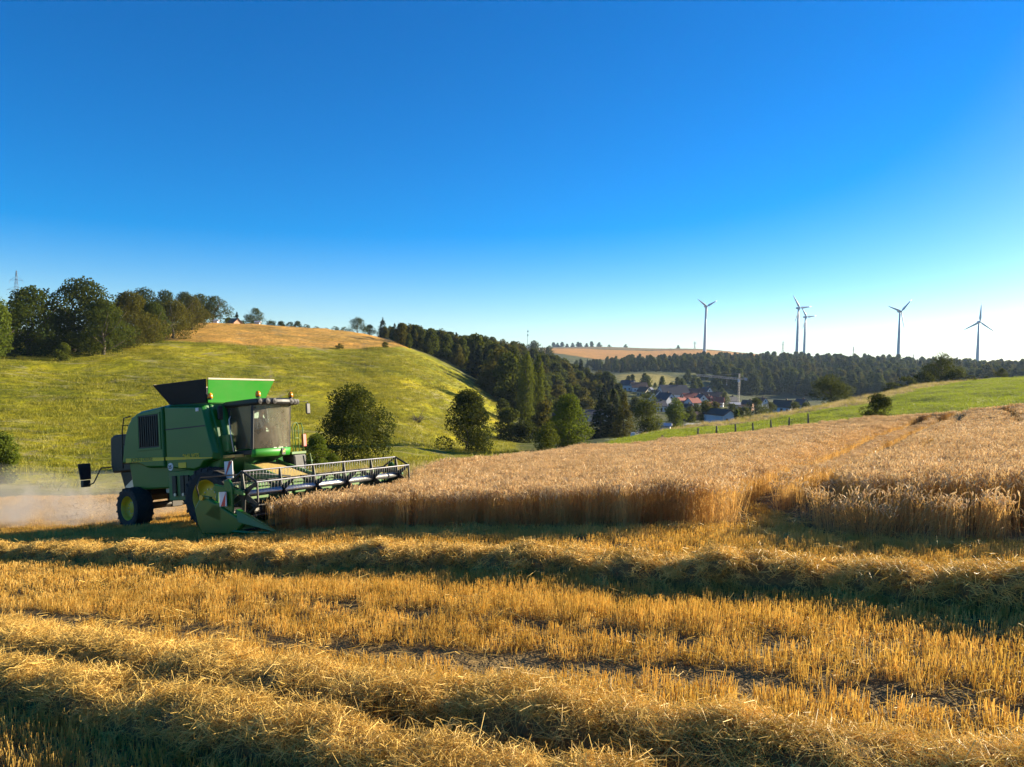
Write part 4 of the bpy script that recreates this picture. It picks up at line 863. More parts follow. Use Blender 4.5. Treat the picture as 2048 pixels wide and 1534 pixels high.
# --- grain tank extensions
def flap(name, a, b, c, d, mat, t=.03, edge=True):
    a, b, c, d = map(Vector, (a, b, c, d)); nn = (b-a).cross(d-a).normalized()*t
    o = B().hexa([a, b, b+nn, a+nn, d, c, c+nn, d+nn]).build(name, mat, comb)
    if edge:
        B().tube([d+nn*.5, c+nn*.5], .028, 6).build('rim_edge', TANKC, o)
    return o
zb, zt = 3.62, 4.28
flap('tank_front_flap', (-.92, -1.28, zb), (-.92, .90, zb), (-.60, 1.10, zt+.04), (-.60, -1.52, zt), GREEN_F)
flap('tank_rear_flap', (-2.50, .9, zb+.08), (-2.50, -1.25, zb+.08), (-2.85, -1.55, zt+.02), (-2.85, 1.1, zt), TARP)
flap('tank_side_flap', (-2.50, -1.28, zb+.06), (-.95, -1.28, zb), (-.64, -1.54, zt), (-2.85, -1.58, zt+.02), TARP, edge=False)
flap('tank_side_flap', (-.95, .92, zb), (-2.50, .92, zb+.06), (-2.85, 1.12, zt), (-.64, 1.12, zt+.04), TARP)
B().box(-2.45, -1.0, -1.2, .88, 3.5, 3.78).build('grain_tank', GREEN_P, comb)
B().tube([(-1.3, 1.35, 3.2), (-2.5, 1.62, 3.35), (-4.6, 1.70, 3.5), (-5.1, 1.70, 3.35)], .17, 12).build('unloading_auger', GREEN_P, comb, smooth=True)
# --- panels between tank and cab
B().hexa([(-.95, -1.28, 2.05), (-.32, -1.05, 2.05), (-.32, 1.05, 2.05), (-.95, 1.28, 2.05), (-.95, -1.28, 3.60), (-.62, -1.0, 3.56), (-.62, 1.0, 3.56), (-.95, 1.28, 3.60)]).build('tank_front_wall', GREEN_P, comb, bevel=.04)
B().box(-.62, -.30, -1.16, -.92, 2.12, 2.62).build('air_filter_box', GREEN_D, comb, bevel=.04)
# --- cab
cabz0, cabz1 = 2.13, 3.42
cab = B().hexa([(-.52, -.86, 1.98), (.30, -.86, 1.98), (.30, .86, 1.98), (-.52, .86, 1.98), (-.52, -.86, 2.12), (.34, -.86, 2.12), (.34, .86, 2.12), (-.52, .86, 2.12)]).build('cab_floor', BLACK, comb, bevel=.02)
def front_x(y, z): return .36+.20*(1-(y/.86)**2)+(.10*(z-cabz0)/(cabz1-cabz0))
ws = B(); ys = np.linspace(-.84, .84, 15); rs = []
for z in np.linspace(cabz0+.02, cabz1, 9): rs.append([(front_x(y, z), y, z) for y in ys])
wv = [p_ for r_ in rs for p_ in r_]; ws.add(wv, [(k*15+i, k*15+i+1, (k+1)*15+i+1, (k+1)*15+i) for k in range(8) for i in range(14)])
ws.build('windshield', GLASS, comb, smooth=True)
bd = B(); rs = []
for z, dx in ((1.90, -.02), (2.13, .03)): rs.append([(front_x(y, cabz0)+dx, y, z) for y in np.linspace(-.88, .88, 15)])
bd.add([p_ for r_ in rs for p_ in r_], [(i, i+1, 15+i+1, 15+i) for i in range(14)])
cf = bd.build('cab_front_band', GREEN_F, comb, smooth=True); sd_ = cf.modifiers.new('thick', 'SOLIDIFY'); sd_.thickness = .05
emb = B().box(0, .015, -.10, .10, -.10, .10).build('emblem_plate', BLACK, comb, bevel=.01); emb.location = (front_x(.30, 2.0)+.035, .30, 2.015); emb.rotation_euler = (0, 0, R(14))
# leaping deer mark
deer = [(-.07, -.03), (-.045, .01), (-.02, .025), (.02, .03), (.035, .06), (.03, .085), (.045, .07), (.06, .085), (.055, .055), (.075, .045), (.05, .03), (.04, .0), (.07, -.04), (.045, -.02), (.02, -.012), (-.02, -.01), (-.045, -.045), (-.06, -.06), (-.045, -.03), (-.05, -.01)]
B().prism([(a_, b_) for a_, b_ in deer], .016, .022, axis='x').build('deer_mark', YELLOW_S, emb)
for sgn in (-1, 1):
    sg = B(); sg.hexa([(-.40, sgn*.855, 2.16), (.30, sgn*.855, 2.16), (.30, sgn*.845, 2.16), (-.40, sgn*.845, 2.16), (-.50, sgn*.865, cabz1), (.42, sgn*.865, cabz1), (.42, sgn*.855, cabz1), (-.50, sgn*.855, cabz1)])
    sg.build('side_window', GLASS_S, comb)
    B().hexa([(-.52, sgn*.87, 2.1), (-.40, sgn*.87, 2.1), (-.40, sgn*.81, 2.1), (-.52, sgn*.81, 2.1), (-.64, sgn*.88, cabz1), (-.50, sgn*.88, cabz1), (-.50, sgn*.82, cabz1), (-.64, sgn*.82, cabz1)]).build('rear_pillar', BLACK, comb, bevel=.01)
    B().hexa([(.29, sgn*.885, 2.1), (.38, sgn*.865, 2.1), (.36, sgn*.80, 2.1), (.29, sgn*.80, 2.1), (.40, sgn*.885, cabz1), (.49, sgn*.865, cabz1), (.47, sgn*.80, cabz1), (.40, sgn*.80, cabz1)]).build('front_pillar', BLACK, comb, bevel=.01)
B().hexa([(-.50, -.82, 2.1), (-.46, -.82, 2.1), (-.46, .82, 2.1), (-.50, .82, 2.1), (-.62, -.84, 3.4), (-.58, -.84, 3.4), (-.58, .84, 3.4), (-.62, .84, 3.4)]).build('cab_rear_wall', DARKCAB, comb)
rf = B(); rs = []
for z, e in ((3.41, 0), (3.47, .05), (3.56, .04), (3.60, -.06)):
    rs.append([(-.68-e*.5, -.92-e, z)]+[(front_x(y*.93, cabz1)+.22+e, y+(e if y > 0 else -e), z) for y in np.linspace(-.92, .92, 9)]+[(-.68-e*.5, .92+e, z)])
roof = rf.rings(rs).build('cab_roof', BLACK, comb, bevel=.015)
for i, y in enumerate((-.86, -.62, -.38, .40, .64, .86)):
    l_ = empty('work_lamp', (front_x(y*.93, cabz1)+.22, y, 3.50), R(-14*np.sign(y)*-1)*0, comb)
    B().lathe([(0, 0), (.075, 0), (.085, -.06), (0, -.09)], (0, 0, 0), 14, axis='y').build('lamp_housing', BLACK, l_)
    l_.children[0].rotation_euler = (0, 0, R(90))
    B().lathe([(0, .0), (.066, -.005), (.062, .02), (0, .028)], (0, 0, 0), 14).build('lamp_lens', LENS, l_); l_.children[1].rotation_euler = (0, 0, R(-90)); l_.children[1].location = (.025, 0, 0)
def beacon(x, y, z):
    b_ = B(); b_.lathe([(.0, .0), (.075, .0), (.075, .06), (.068, .11), (.04, .15), (0, .16)], (0, 0, 0), 16, axis='z'); o = b_.build('beacon', AMBER, comb, smooth=True); o.location = (x, y, z)
    B().lathe([(0, -.04), (.06, -.04), (.06, .0), (0, .0)], (0, 0, 0), 12, axis='z').build('beacon_base', BLACK, o)
beacon(.62, -.80, 3.66); beacon(-.78, -1.30, 3.72); beacon(.55, .80, 3.66)
# seat, wheel, driver's console
st_ = B().box(-.32, .12, -.26, .26, 2.12, 2.50).build('driver_seat', DARKCAB, comb, bevel=.05)
B().box(-.40, -.26, -.25, .25, 2.46, 3.08).build('seat_back', DARKCAB, st_, bevel=.05)
sw = B(); sw.tube([(.30, 0, 2.15), (.24, 0, 2.72)], .03, 8); sw.build('steering_column', DARKCAB, comb)
sr = B(); sr.tube([(.20+.05*math.cos(a), .19*math.sin(a), 2.76+.17*math.cos(a)*.35) for a in np.linspace(0, 2*math.pi, 20)], .014, 6, cap=False); sr.build('steering_wheel', BLACK, comb, smooth=True)
B().box(.05, .45, -.58, -.38, 2.4, 2.72).build('monitor', DARKCAB, comb, bevel=.02)
# mirrors, handrails, platform and front ladder
def mirror(x, y, z, w_, h_, arm0):
    a_ = B(); a_.tube([arm0, (x, y, z+h_/2+.05), (x, y, z-h_/2)], .014, 6); o = a_.build('mirror_arm', BLACK, comb, smooth=True)
    B().box(x-.03, x+.03, y-w_/2, y+w_/2, z-h_/2, z+h_/2).build('mirror', BLACK, o, bevel=.03)
mirror(-.60, -1.12, 3.28, .18, .42, (-.5, -.9, 3.45)); mirror(.62, 1.55, 3.30, .20, .34, (.5, .95, 3.5)); 
rm_ = B().box(.30, .36, 1.52, 1.72, 2.12, 2.52).build('red_marker_board', RED, comb, bevel=.02)
hr = B()
for (x, y) in ((-.15, -1.05), ): hr.tube([(x-.05, y, 2.1), (x-.15, y, 2.7), (x-.18, y, 3.05), (x-.25, -.92, 3.15)], .014, 6)
hr.build('door_handrail', WHITE, comb, smooth=True)
pf = B().box(-.55, .40, .90, 1.62, 1.90, 1.98).build('platform', GREEN_D, comb, bevel=.01)
pr = B()
for x in (.38, -.02):
    pr.tube([(x, 1.0, 1.95), (x, 1.0, 2.75), (x, 1.08, 2.86), (x, 1.22, 2.88), (x, 1.30, 2.78), (x, 1.30, 1.95)], .016, 6)
pr.tube([(.38, 1.0, 2.4), (.38, 1.3, 2.4)], .012, 6); pr.tube([(.38, 1.52, 1.95), (.38, 1.52, 2.7), (.3, 1.56, 2.86), (.1, 1.58, 2.86), (.0, 1.58, 2.7), (.0, 1.58, 1.95)], .016, 6)
pr.build('platform_handrail', GREEN_D, comb, smooth=True)
B().hexa([(.0, 1.0, 1.25), (.42, 1.0, 1.25), (.42, 1.6, 1.25), (.0, 1.6, 1.25), (-.1, .95, 1.9), (.42, .95, 1.9), (.42, 1.62, 1.9), (-.1, 1.62, 1.9)]).build('mudguard', BLACK, comb, bevel=.08)
fl = B()
for x in (.15, .55): fl.tube([(x, 1.62, 1.9), (x, 1.85, .7)], .02, 6)
for k in range(4): fl.box(.15, .55, 1.66+k*.055, 1.74+k*.055, 1.66-k*.28, 1.69-k*.28)
fl.build('front_ladder', GREEN_D, comb)
stp = B().box(-.46, .0, -1.22, -.86, 1.94, 2.02).build('step_plate', CHAFF, comb, bevel=.01)
def striped(name, parent, x0, x1, z0, z1, y, n_=5, lean=.35):
    o = B().box(x0, x1, y-.012, y+.012, z0, z1).build(name, WHITE, parent, bevel=.004)
    # diagonal red bars, clipped to the board
    w_, h_ = x1-x0, z1-z0
    for k in range(n_):
        c = (k+.5)/n_*(w_+h_*lean*2)-h_*lean
        xs = [np.clip(x0+c+d_, x0, x1) for d_ in (-.075, .075)]
        xt = [np.clip(v+h_*lean, x0, x1) for v in (x0+c-.075, x0+c+.075)]
        if xs[1]-xs[0] < .01 and xt[1]-xt[0] < .01: continue
        B().add([(xs[0], y-.0145, z0+.004), (xs[1], y-.0145, z0+.004), (xt[1], y-.0145, z1-.004), (xt[0], y-.0145, z1-.004)], [(0, 1, 2, 3)]).build('red_bar', RED, o)
    return o
sb = striped('warning_board', comb, -.08, .24, 1.36, 1.84, -1.52, 2, .75); B().tube([(.05, -1.48, 1.8), (-.1, -1.1, 1.95)], .02, 6).build('board_arm', BLACK, sb)
CAB = ('cab_floor', 'windshield', 'cab_front_band', 'emblem_plate', 'side_window', 'rear_pillar', 'front_pillar', 'cab_rear_wall', 'cab_roof', 'work_lamp', 'platform', 'mudguard', 'front_ladder', 'red_marker_board', 'mirror_arm', 'platform_handrail')
KY = .88                                     # the cab is narrower than the body and sits to its right
for o in list(comb.children):
    b_ = o.name.split('.')[0]
    if b_ in CAB and not (b_ == 'mirror_arm' and o.data.vertices[0].co.y < 0):
        if b_ in ('work_lamp', 'emblem_plate'): o.location.y = o.location.y*KY-.86*(1-KY)
        else: o.scale.y = KY; o.location.y = -.86*(1-KY)
    elif b_ == 'beacon' and o.location.y > 0: o.location.y = .6
# --- feeder house
fh = B(); fh.hexa([(-.3, -.66, 1.0), (1.72, -.72, .30), (1.72, .72, .30), (-.3, .66, 1.0), (-.25, -.66, 1.72), (1.78, -.72, 1.02), (1.78, .72, 1.02), (-.25, .66, 1.72)])
feeder = fh.build('feeder_house', GREEN_D, comb, bevel=.03)
B().hexa([(-.18, -.55, 1.70), (1.70, -.60, 1.05), (1.70, .60, 1.05), (-.18, .55, 1.70), (-.18, -.55, 1.725), (1.70, -.60, 1.075), (1.70, .60, 1.075), (-.18, .55, 1.725)]).build('feeder_top_plate', CHAFF, feeder)
for sgn in (-1, 1):
    B().hexa([(-.2, sgn*.60, 1.70), (1.75, sgn*.66, 1.02), (1.75, sgn*.74, 1.02), (-.2, sgn*.68, 1.70), (-.2, sgn*.60, 1.80), (1.75, sgn*.66, 1.13), (1.75, sgn*.74, 1.13), (-.2, sgn*.68, 1.80)]).build('feeder_edge', GREEN_D, feeder, bevel=.01)
for yy in (-.62, .62): B().tube([(-.4, yy*.8, .85), (1.2, yy, .42)], .05, 8).build('lift_cylinder', STEEL, feeder)
# --- cutting header (6.4 m wide)
HW = 3.38
head = empty('header', (0, 0, 0), 0, comb)
B().hexa([(1.55, -HW, .22), (1.66, -HW, .22), (1.66, HW, .22), (1.55, HW, .22), (1.62, -HW, 1.12), (1.72, -HW, 1.12), (1.72, HW, 1.12), (1.62, HW, 1.12)]).build('header_back_wall', GREEN_D, head, bevel=.01)
B().box(1.52, 1.80, -HW, HW, 1.12, 1.24).build('header_top_beam', GREEN_D, head, bevel=.02)
B().hexa([(1.60, -HW, .16), (2.55, -HW, .10), (2.55, HW, .10), (1.60, HW, .16), (1.60, -HW, .24), (2.55, -HW, .14), (2.55, HW, .14), (1.60, HW, .24)]).build('header_floor', GREEN_D, head)
cb = B(); cb.box(2.53, 2.60, -HW, HW, .10, .15)
for k in range(84): y = -HW+.04+k*(2*HW-.08)/83; cb.add([(2.58, y-.02, .11), (2.58, y+.02, .11), (2.72, y, .12), (2.58, y, .145)], [(0, 1, 2), (0, 2, 3), (1, 3, 2), (0, 3, 1)])
cb.build('cutter_bar', STEEL_D, head)
ag = B(); ag.tube([(2.02, -HW+.05, .52), (2.02, HW-.05, .52)], .16, 14)
for sgn in (-1, 1):
    t_ = np.linspace(0, 1, 150); th = t_*2*math.pi*5.5*sgn; yy = sgn*(HW-.08-t_*(HW-.6)); r1, r2 = .15, .30
    v_ = [(2.02+r_*math.cos(a_), y_, .52+r_*math.sin(a_)) for a_, y_ in zip(th, yy) for r_ in (r1, r2)]; ag.add(v_, [(2*i, 2*i+1, 2*i+3, 2*i+2) for i in range(149)])
ag.build('intake_auger', STEEL_D, head, fix=False)
RX, RZ, RR = 2.42, 1.0, .57
B().tube([(RX, -HW+.12, RZ), (RX, HW-.12, RZ)], .085, 14).build('reel_tube', STEEL, head, smooth=True)
def reel_star(y, end=False):
    m_ = B()
    for k in range(6):
        a = math.pi/6+k*math.pi/3; c, s_ = math.cos(a), math.sin(a); p_, q_ = (-s_, c), (c, s_)
        m_.hexa([(RX+q_[0]*.05+p_[0]*w_, y+dy, RZ+q_[1]*.05+p_[1]*w_) for w_, dy in ((-.085, -.012), (.085, -.012), (.085, .012), (-.085, .012))]+
                [(RX+q_[0]*RR+p_[0]*w_, y+dy, RZ+q_[1]*RR+p_[1]*w_) for w_, dy in ((-.026, -.012), (.026, -.012), (.026, .012), (-.026, .012))])
    if end:
        pts = [(RX+RR*math.cos(math.pi/6+k*math.pi/3), y, RZ+RR*math.sin(math.pi/6+k*math.pi/3)) for k in range(7)]
        for a_, b_ in zip(pts[:-1], pts[1:]): m_.tube([a_, b_], .028, 6)
    m_.lathe([(0, -.03), (.12, -.03), (.12, .03), (0, .03)], (RX, y, RZ), 14)
    m_.build('reel_spider', STEEL_D, head)
for k in range(6): reel_star(-HW+.14+k*(2*HW-.28)/5, k in (0, 5))
for k in range(6):
    a = math.pi/6+k*math.pi/3; x, z = RX+RR*math.cos(a), RZ+RR*math.sin(a); m_ = B(); m_.tube([(x, -HW+.12, z), (x, HW-.12, z)], .020, 6)
    for j in range(58):
        y = -HW+.18+j*(2*HW-.36)/57; m_.add([(x-.006, y-.006, z), (x+.006, y-.006, z), (x+.006, y+.006, z), (x-.006, y+.006, z), (x-.03, y, z-.24)], [(0, 1, 4), (1, 2, 4), (2, 3, 4), (3, 0, 4)])
    m_.build('reel_bat', STEEL if k in (0, 1) else STEEL_D, head)
for sgn in (-1, 1):
    y0, y1 = sgn*(HW+.02), sgn*(HW+.12)
    ep = [(.92, .72), (1.18, 1.02), (1.50, .95), (2.55, .42), (2.70, .30), (2.45, .12), (2.15, .03), (1.15, .05), (1.02, .30)]
    pn = B().prism(ep, y1, y0, inset=.05).build('end_panel', GREEN_P, head, bevel=.02)
    B().hexa([(1.15, y0, 1.0), (1.50, y0, .93), (1.50, y1, .93), (1.15, y1, 1.0), (1.15, y0, 1.04), (1.52, y0, .98), (1.52, y1, .98), (1.15, y1, 1.04)]).build('panel_top_edge', GREEN_D, head)
    B().hexa([(2.50, y0-sgn*.10, .34), (3.62, y0+sgn*.02, .08), (3.62, y0+sgn*.04, .08), (2.50, y1+sgn*.04, .34), (2.42, y0-sgn*.04, .66), (3.64, y0+sgn*.02, .12), (3.64, y0+sgn*.04, .12), (2.42, y1, .66)]).build('crop_divider', GREEN_P, head, bevel=.015)
    B().tube([(2.3, y1, .12), (2.9, y1, .08), (3.5, y1-sgn*.05, .06)], .04, 8).build('divider_skid', GREEN_P, head)
    # reel arm from the back beam, with its lift cylinder
    ya = sgn*(HW-.02)
    B().hexa([(1.6, ya-.04, 1.12), (2.58, ya-.04, .98), (2.58, ya+.04, .98), (1.6, ya+.04, 1.12), (1.58, ya-.04, 1.30), (2.58, ya-.04, 1.10), (2.58, ya+.04, 1.10), (1.58, ya+.04, 1.30)]).build('reel_arm', GREEN_P, head, bevel=.015)
    B().prism([(1.95, .55), (2.25, .5), (2.28, 1.25), (2.15, 1.42), (1.98, 1.38)], y0-sgn*.02, y0+sgn*.05).build('reel_drive_cover', GREEN_P, head, bevel=.04)
    B().prism([(1.32, .55), (1.9, .35), (1.92, .85), (1.62, .80)], y0+sgn*.03, y0+sgn*.10).build('drive_shield', GREEN_P, head, bevel=.02)
    B().tube([(1.7, ya, .7), (2.2, ya, 1.02)], .03, 8).build('reel_cylinder', STEEL, head)
hb = striped('header_warning_board', head, 1.90, 2.14, .74, 1.10, -HW-.14, 1, .9)
hs_ = B(); hs_.tube([(1.1, -HW-.05, .9), (1.05, -HW-.1, 1.25), (1.2, -HW-.1, 1.5), (1.6, -1.8, 1.45), (1.7, -.8, 1.3)], .022, 6); hs_.build('hydraulic_hose', BLACK, head, smooth=True)
B().lathe([(0, 0), (.07, 0), (.07, -.05), (0, -.05)], (1.28, -HW-.13, .98), 12).build('yellow_coupler', YELLOW, head)

# --- the driver
def skin_person(name, bones, mats, pick, parent=None):
    vs, es, rs, ix = [], [], [], {}
    for nm_, co, r_, par in bones:
        ix[nm_] = len(vs); vs.append(co); rs.append(r_)
        if par: es.append((ix[par], ix[nm_]))
    me = bpy.data.meshes.new(name); me.from_pydata(vs, es, []); o = bpy.data.objects.new(name, me); col.objects.link(o)
    sk = o.modifiers.new('skin', 'SKIN'); sk.use_smooth_shade = True
    for i, d_ in enumerate(me.skin_vertices[0].data): d_.radius = (rs[i], rs[i]); d_.use_root = (i == 0)
    sb_ = o.modifiers.new('sub', 'SUBSURF'); sb_.levels = sb_.render_levels = 2
    dg = bpy.context.evaluated_depsgraph_get(); m2_ = bpy.data.meshes.new_from_object(o.evaluated_get(dg)); bpy.data.objects.remove(o)
    names = [b_[0] for b_ in bones]; V_ = np.array(vs)
    o = link(name, m2_, mats, parent); m2_.name = name
    for p_ in m2_.polygons: p_.material_index = pick(names[int(np.argmin(np.linalg.norm(V_-np.array(p_.center), axis=1)))]); p_.use_smooth = True
    return o
bones = [('pelvis', (-.14, 0, 2.60), .15, None), ('waist', (-.15, 0, 2.74), .135, 'pelvis'), ('chest', (-.14, 0, 2.94), .155, 'waist'), ('neck0', (-.13, 0, 3.08), .075, 'chest'), ('neck', (-.115, 0, 3.14), .058, 'neck0'),
         ('head0', (-.10, 0, 3.20), .075, 'neck'), ('head1', (-.095, 0, 3.28), .092, 'head0'), ('head2', (-.105, 0, 3.35), .075, 'head1'), ('nose', (.0, 0, 3.27), .018, 'head1')]
for s_, t_ in ((-1, 'r'), (1, 'l')):
    bones += [('sh'+t_, (-.13, s_*.19, 3.0), .068, 'chest'), ('el'+t_, (-.06, s_*.26, 2.74), .048, 'sh'+t_), ('wr'+t_, (.14, s_*.20, 2.74), .032, 'el'+t_), ('hand'+t_, (.20, s_*.185, 2.77), .036, 'wr'+t_)]
    for f_ in range(4): bones.append(('fing%d%s' % (f_, t_), (.255-.006*abs(f_-1), s_*(.16+f_*.018), 2.775), .009, 'hand'+t_)); bones.append(('tip%d%s' % (f_, t_), (.25, s_*(.16+f_*.018), 2.745), .008, 'fing%d%s' % (f_, t_)))
    bones += [('thumb'+t_, (.205, s_*.145, 2.79), .010, 'hand'+t_), ('hip'+t_, (-.08, s_*.10, 2.57), .095, 'pelvis'), ('knee'+t_, (.26, s_*.14, 2.58), .066, 'hip'+t_), ('ank'+t_, (.30, s_*.14, 2.21), .045, 'knee'+t_), ('toe'+t_, (.42, s_*.15, 2.17), .04, 'ank'+t_)]
SKIN = paint('skin', (.50, .27, .18), .6, dirt=.1, scale=6); SHIRT = paint('dark_shirt', (.05, .055, .07), .9, dirt=.2, scale=6); HAIR = paint('dark_hair', (.03, .02, .014), .8, dirt=.1, scale=8)
drv = skin_person('person', bones, [SHIRT, SKIN, HAIR], lambda b_: 2 if b_ == 'head2' else 1 if b_[:4] in ('head', 'nose', 'neck', 'hand', 'fing', 'tip0', 'tip1', 'tip2', 'tip3', 'thum') and b_ != 'neck0' else 0)
drv.matrix_world = comb.matrix_world.copy(); tag(drv, 'person in dark shirt seated at the steering wheel behind dusty cab glass', 'person')

# ------------------------------------------------------------------ village, turbines, pylons, crane, fence
WALLS = {'white': paint('white_render', (.72, .72, .72), .8, dirt=.25, dirtc=(.4, .38, .34), scale=.4), 'cream': paint('cream_render', (.62, .54, .36), .8, dirt=.3, dirtc=(.4, .34, .24), scale=.4),
         'brown': paint('brown_wood', (.16, .10, .06), .8, dirt=.4, scale=.5), 'pink': paint('salmon_render', (.62, .33, .20), .8, dirt=.3, scale=.5), 'grey': paint('grey_render', (.38, .38, .39), .8, dirt=.3, scale=.4)}
ROOFS = {'red': paint('red_roof_tile', (.33, .075, .045), .7, dirt=.4, dirtc=(.16, .07, .05), scale=.6, bump=.4), 'dark': paint('slate_roof', (.045, .043, .052), .55, dirt=.4, dirtc=(.09, .085, .09), scale=.6, bump=.4),
         'brown': paint('brown_roof_tile', (.12, .055, .04), .7, dirt=.4, scale=.6, bump=.4), 'pale': paint('fibre_cement_roof', (.46, .46, .48), .6, dirt=.4, scale=.6)}
PANE = paint('window_pane', (.02, .025, .03), .1, dirt=.05, scale=3)
FRAMEW = paint('window_frame_white', (.7, .7, .69), .5, dirt=.1, scale=3)
def house(name, label, px, Y, wd, dp, hw, hr, yaw, wall, roof, cat='house', wins=3, chimney=True, door=True, group='village houses', py=800):
    p0 = at(px, Y, py); o = empty(name, (p0[0], p0[1], p0[2]-.3), R(yaw)); tag(o, label, cat, group)
    w2, d2 = wd/2, dp/2; wl = MB()
    wl.add([(-w2, -d2, -1.5), (w2, -d2, -1.5), (w2, d2, -1.5), (-w2, d2, -1.5), (-w2, -d2, hw), (w2, -d2, hw), (w2, d2, hw), (-w2, d2, hw), (-w2, 0, hw+hr), (w2, 0, hw+hr)],
           [(0, 1, 5, 4), (2, 3, 7, 6), (1, 2, 6, 9, 5), (3, 0, 4, 8, 7), (4, 5, 9, 8), (6, 7, 8, 9)])
    wl.build('wall', WALLS[wall], o)
    e, ov = .35, .4; rf = MB(); s_ = hr/d2
    for sg in (-1, 1):
        rf.hexa([(-w2-ov, sg*(d2+e), hw-s_*e+.02), (w2+ov, sg*(d2+e), hw-s_*e+.02), (w2+ov, 0, hw+hr+.02), (-w2-ov, 0, hw+hr+.02), (-w2-ov, sg*(d2+e), hw-s_*e+.22), (w2+ov, sg*(d2+e), hw-s_*e+.22), (w2+ov, 0, hw+hr+.24), (-w2-ov, 0, hw+hr+.24)])
    ro = rf.build('roof', ROOFS[roof], o)
    if chimney: MB().box(w2*.3, w2*.3+.7, -.35, .35, hw+hr*.6, hw+hr+.9).build('chimney', WALLS['brown'], ro)
    def win(x0, x1, z0, z1, face):
        if face == 'f': f = MB().box(x0, x1, -d2-.05, -d2+.02, z0, z1); q = MB().box(x0+.12, x1-.12, -d2-.07, -d2-.04, z0+.12, z1-.12)
        else: f = MB().box(w2*face-.02*face, w2*face+.05*face, x0, x1, z0, z1); q = MB().box(w2*face+.04*face, w2*face+.07*face, x0+.12, x1-.12, z0+.12, z1-.12)
        fo = f.build('window', FRAMEW, o); q.build('pane', PANE, fo)
    for lev in range(int(hw//2.7)):
        for i in range(wins): x = -w2+wd*(i+.5)/wins; win(x-.6, x+.6, .9+lev*2.7, 2.2+lev*2.7, 'f')
        for sg in (-1, 1):
            for y in (-d2*.45, d2*.45): win(y-.55, y+.55, .9+lev*2.7, 2.2+lev*2.7, sg)
    if hr > 2.5:
        for sg in (-1, 1): win(-.55, .55, hw+.4, hw+1.5, sg)
    if door:
        dd = MB().box(-.55, .55, -d2-.06, -d2+.02, 0, 2.1).build('door', WALLS['brown'], o)
    return o
H = house
H('house', 'house with slate roof and cream gable between poplars and bushy tree', 1113, 258, 7, 6, 3.2, 2.3, -28, 'cream', 'dark')
H('house', 'low house with long pale wall behind the bushy bright tree', 1184, 300, 8, 6, 3.0, 1.6, 8, 'white', 'dark')
H('house', 'small white gabled house half hidden behind the spruce clump', 1206, 292, 5, 5, 3.2, 2.2, -70, 'white', 'dark')
H('house', 'uppermost house with grey roof at the wood edge', 1255, 520, 9, 8, 4.0, 3.0, -35, 'white', 'dark')
H('house', 'house with dark red roof beside the uppermost house', 1276, 515, 11, 8, 3.2, 3.2, 10, 'white', 'brown')
H('shed', 'pale roofed shed between dark red roof and long dark roof', 1294, 505, 6, 5, 3.0, 1.2, 20, 'cream', 'pale', 'shed', 2, False, False)
H('house', 'long farmhouse with big dark roof and white gable end', 1345, 455, 17, 10, 4.2, 5.0, 16, 'white', 'dark', wins=5)
H('house', 'white gabled house below the long dark roof', 1311, 440, 6, 6, 4.0, 2.6, -62, 'white', 'brown')
H('house', 'white house with black roof behind the bright round tree', 1331, 395, 8, 7, 4.2, 3.2, -55, 'white', 'dark')
H('house', 'low white house left of the bright round tree top', 1318, 360, 6, 5, 3.0, 2.2, 20, 'white', 'dark')
H('house', 'house with bright red roof next to the tall white gable', 1379, 420, 8, 8, 3.6, 3.2, 12, 'white', 'red')
H('house', 'white house front below the bright red roof', 1386, 380, 6, 6, 4.0, 2.2, 30, 'white', 'red')
H('house', 'house with dark red roof on the upper village row', 1392, 470, 9, 8, 4.4, 3.4, -5, 'white', 'brown')
H('house', 'slim white gable with black roof at the village centre', 1402, 400, 5, 6, 4.4, 3.0, -75, 'white', 'dark')
H('house', 'wide house with dark brown roof behind the village centre', 1424, 460, 15, 9, 3.6, 3.2, 4, 'white', 'brown', wins=4)
H('house', 'red roofed house at the right end of the village centre', 1424, 405, 7, 6, 2.6, 2.8, -12, 'cream', 'red')
H('shed', 'long low shed with pale roof under the crane', 1474, 405, 7.5, 6, 3.0, .9, 6, 'grey', 'pale', 'shed', 3, False, False)
H('house', 'brown walled house right of the long pale shed', 1496, 395, 5, 6, 3.6, 1.9, -30, 'pink', 'brown')
H('house', 'red roofed house with white gable right of the village trees', 1566, 345, 7.5, 6, 2.8, 2.8, -30, 'white', 'brown')
H('house', 'house with pale gable hidden by bushes right of the red roof', 1603, 360, 5, 5, 2.6, 2.4, -60, 'cream', 'dark')
H('cottage', 'salmon walled cottage on the hill crest beside the hedgerow', 467, 322, 4.2, 4, 2.3, 1.7, -35, 'pink', 'brown', 'cottage', 1, False, False, group=None)
H('shed', 'low dark shed behind the pale farm yard', 1385, 285, 6.5, 4, 2.4, .9, 4, 'brown', 'brown', 'shed', 2, False, False)
H('house', 'white house with small red roof in front of the wide brown roof', 1413, 425, 5, 5, 3.4, 2.4, -40, 'white', 'red')
H('house', 'little white house with red roof at the foot of the long dark roof', 1362, 400, 5, 5, 3.0, 2.4, 35, 'white', 'red')
H('house', 'pale house with brown roof at the upper left of the village', 1288, 480, 7, 6, 3.4, 2.6, -50, 'cream', 'brown')
H('house', 'white house peeping out over the birch-like tree', 1300, 410, 6, 6, 4.2, 2.8, -68, 'white', 'brown')
H('house', 'red roofed house beside the pale clipped tree', 1436, 425, 6, 6, 2.8, 2.6, -20, 'white', 'red')
H('house', 'dark roofed house behind the small round tree by the crane', 1461, 445, 7, 6, 3.0, 2.6, 25, 'white', 'dark')
H('house', 'white cottage tucked right of the bright round tree', 1374, 345, 4.5, 4.5, 2.6, 2.0, -30, 'white', 'brown')
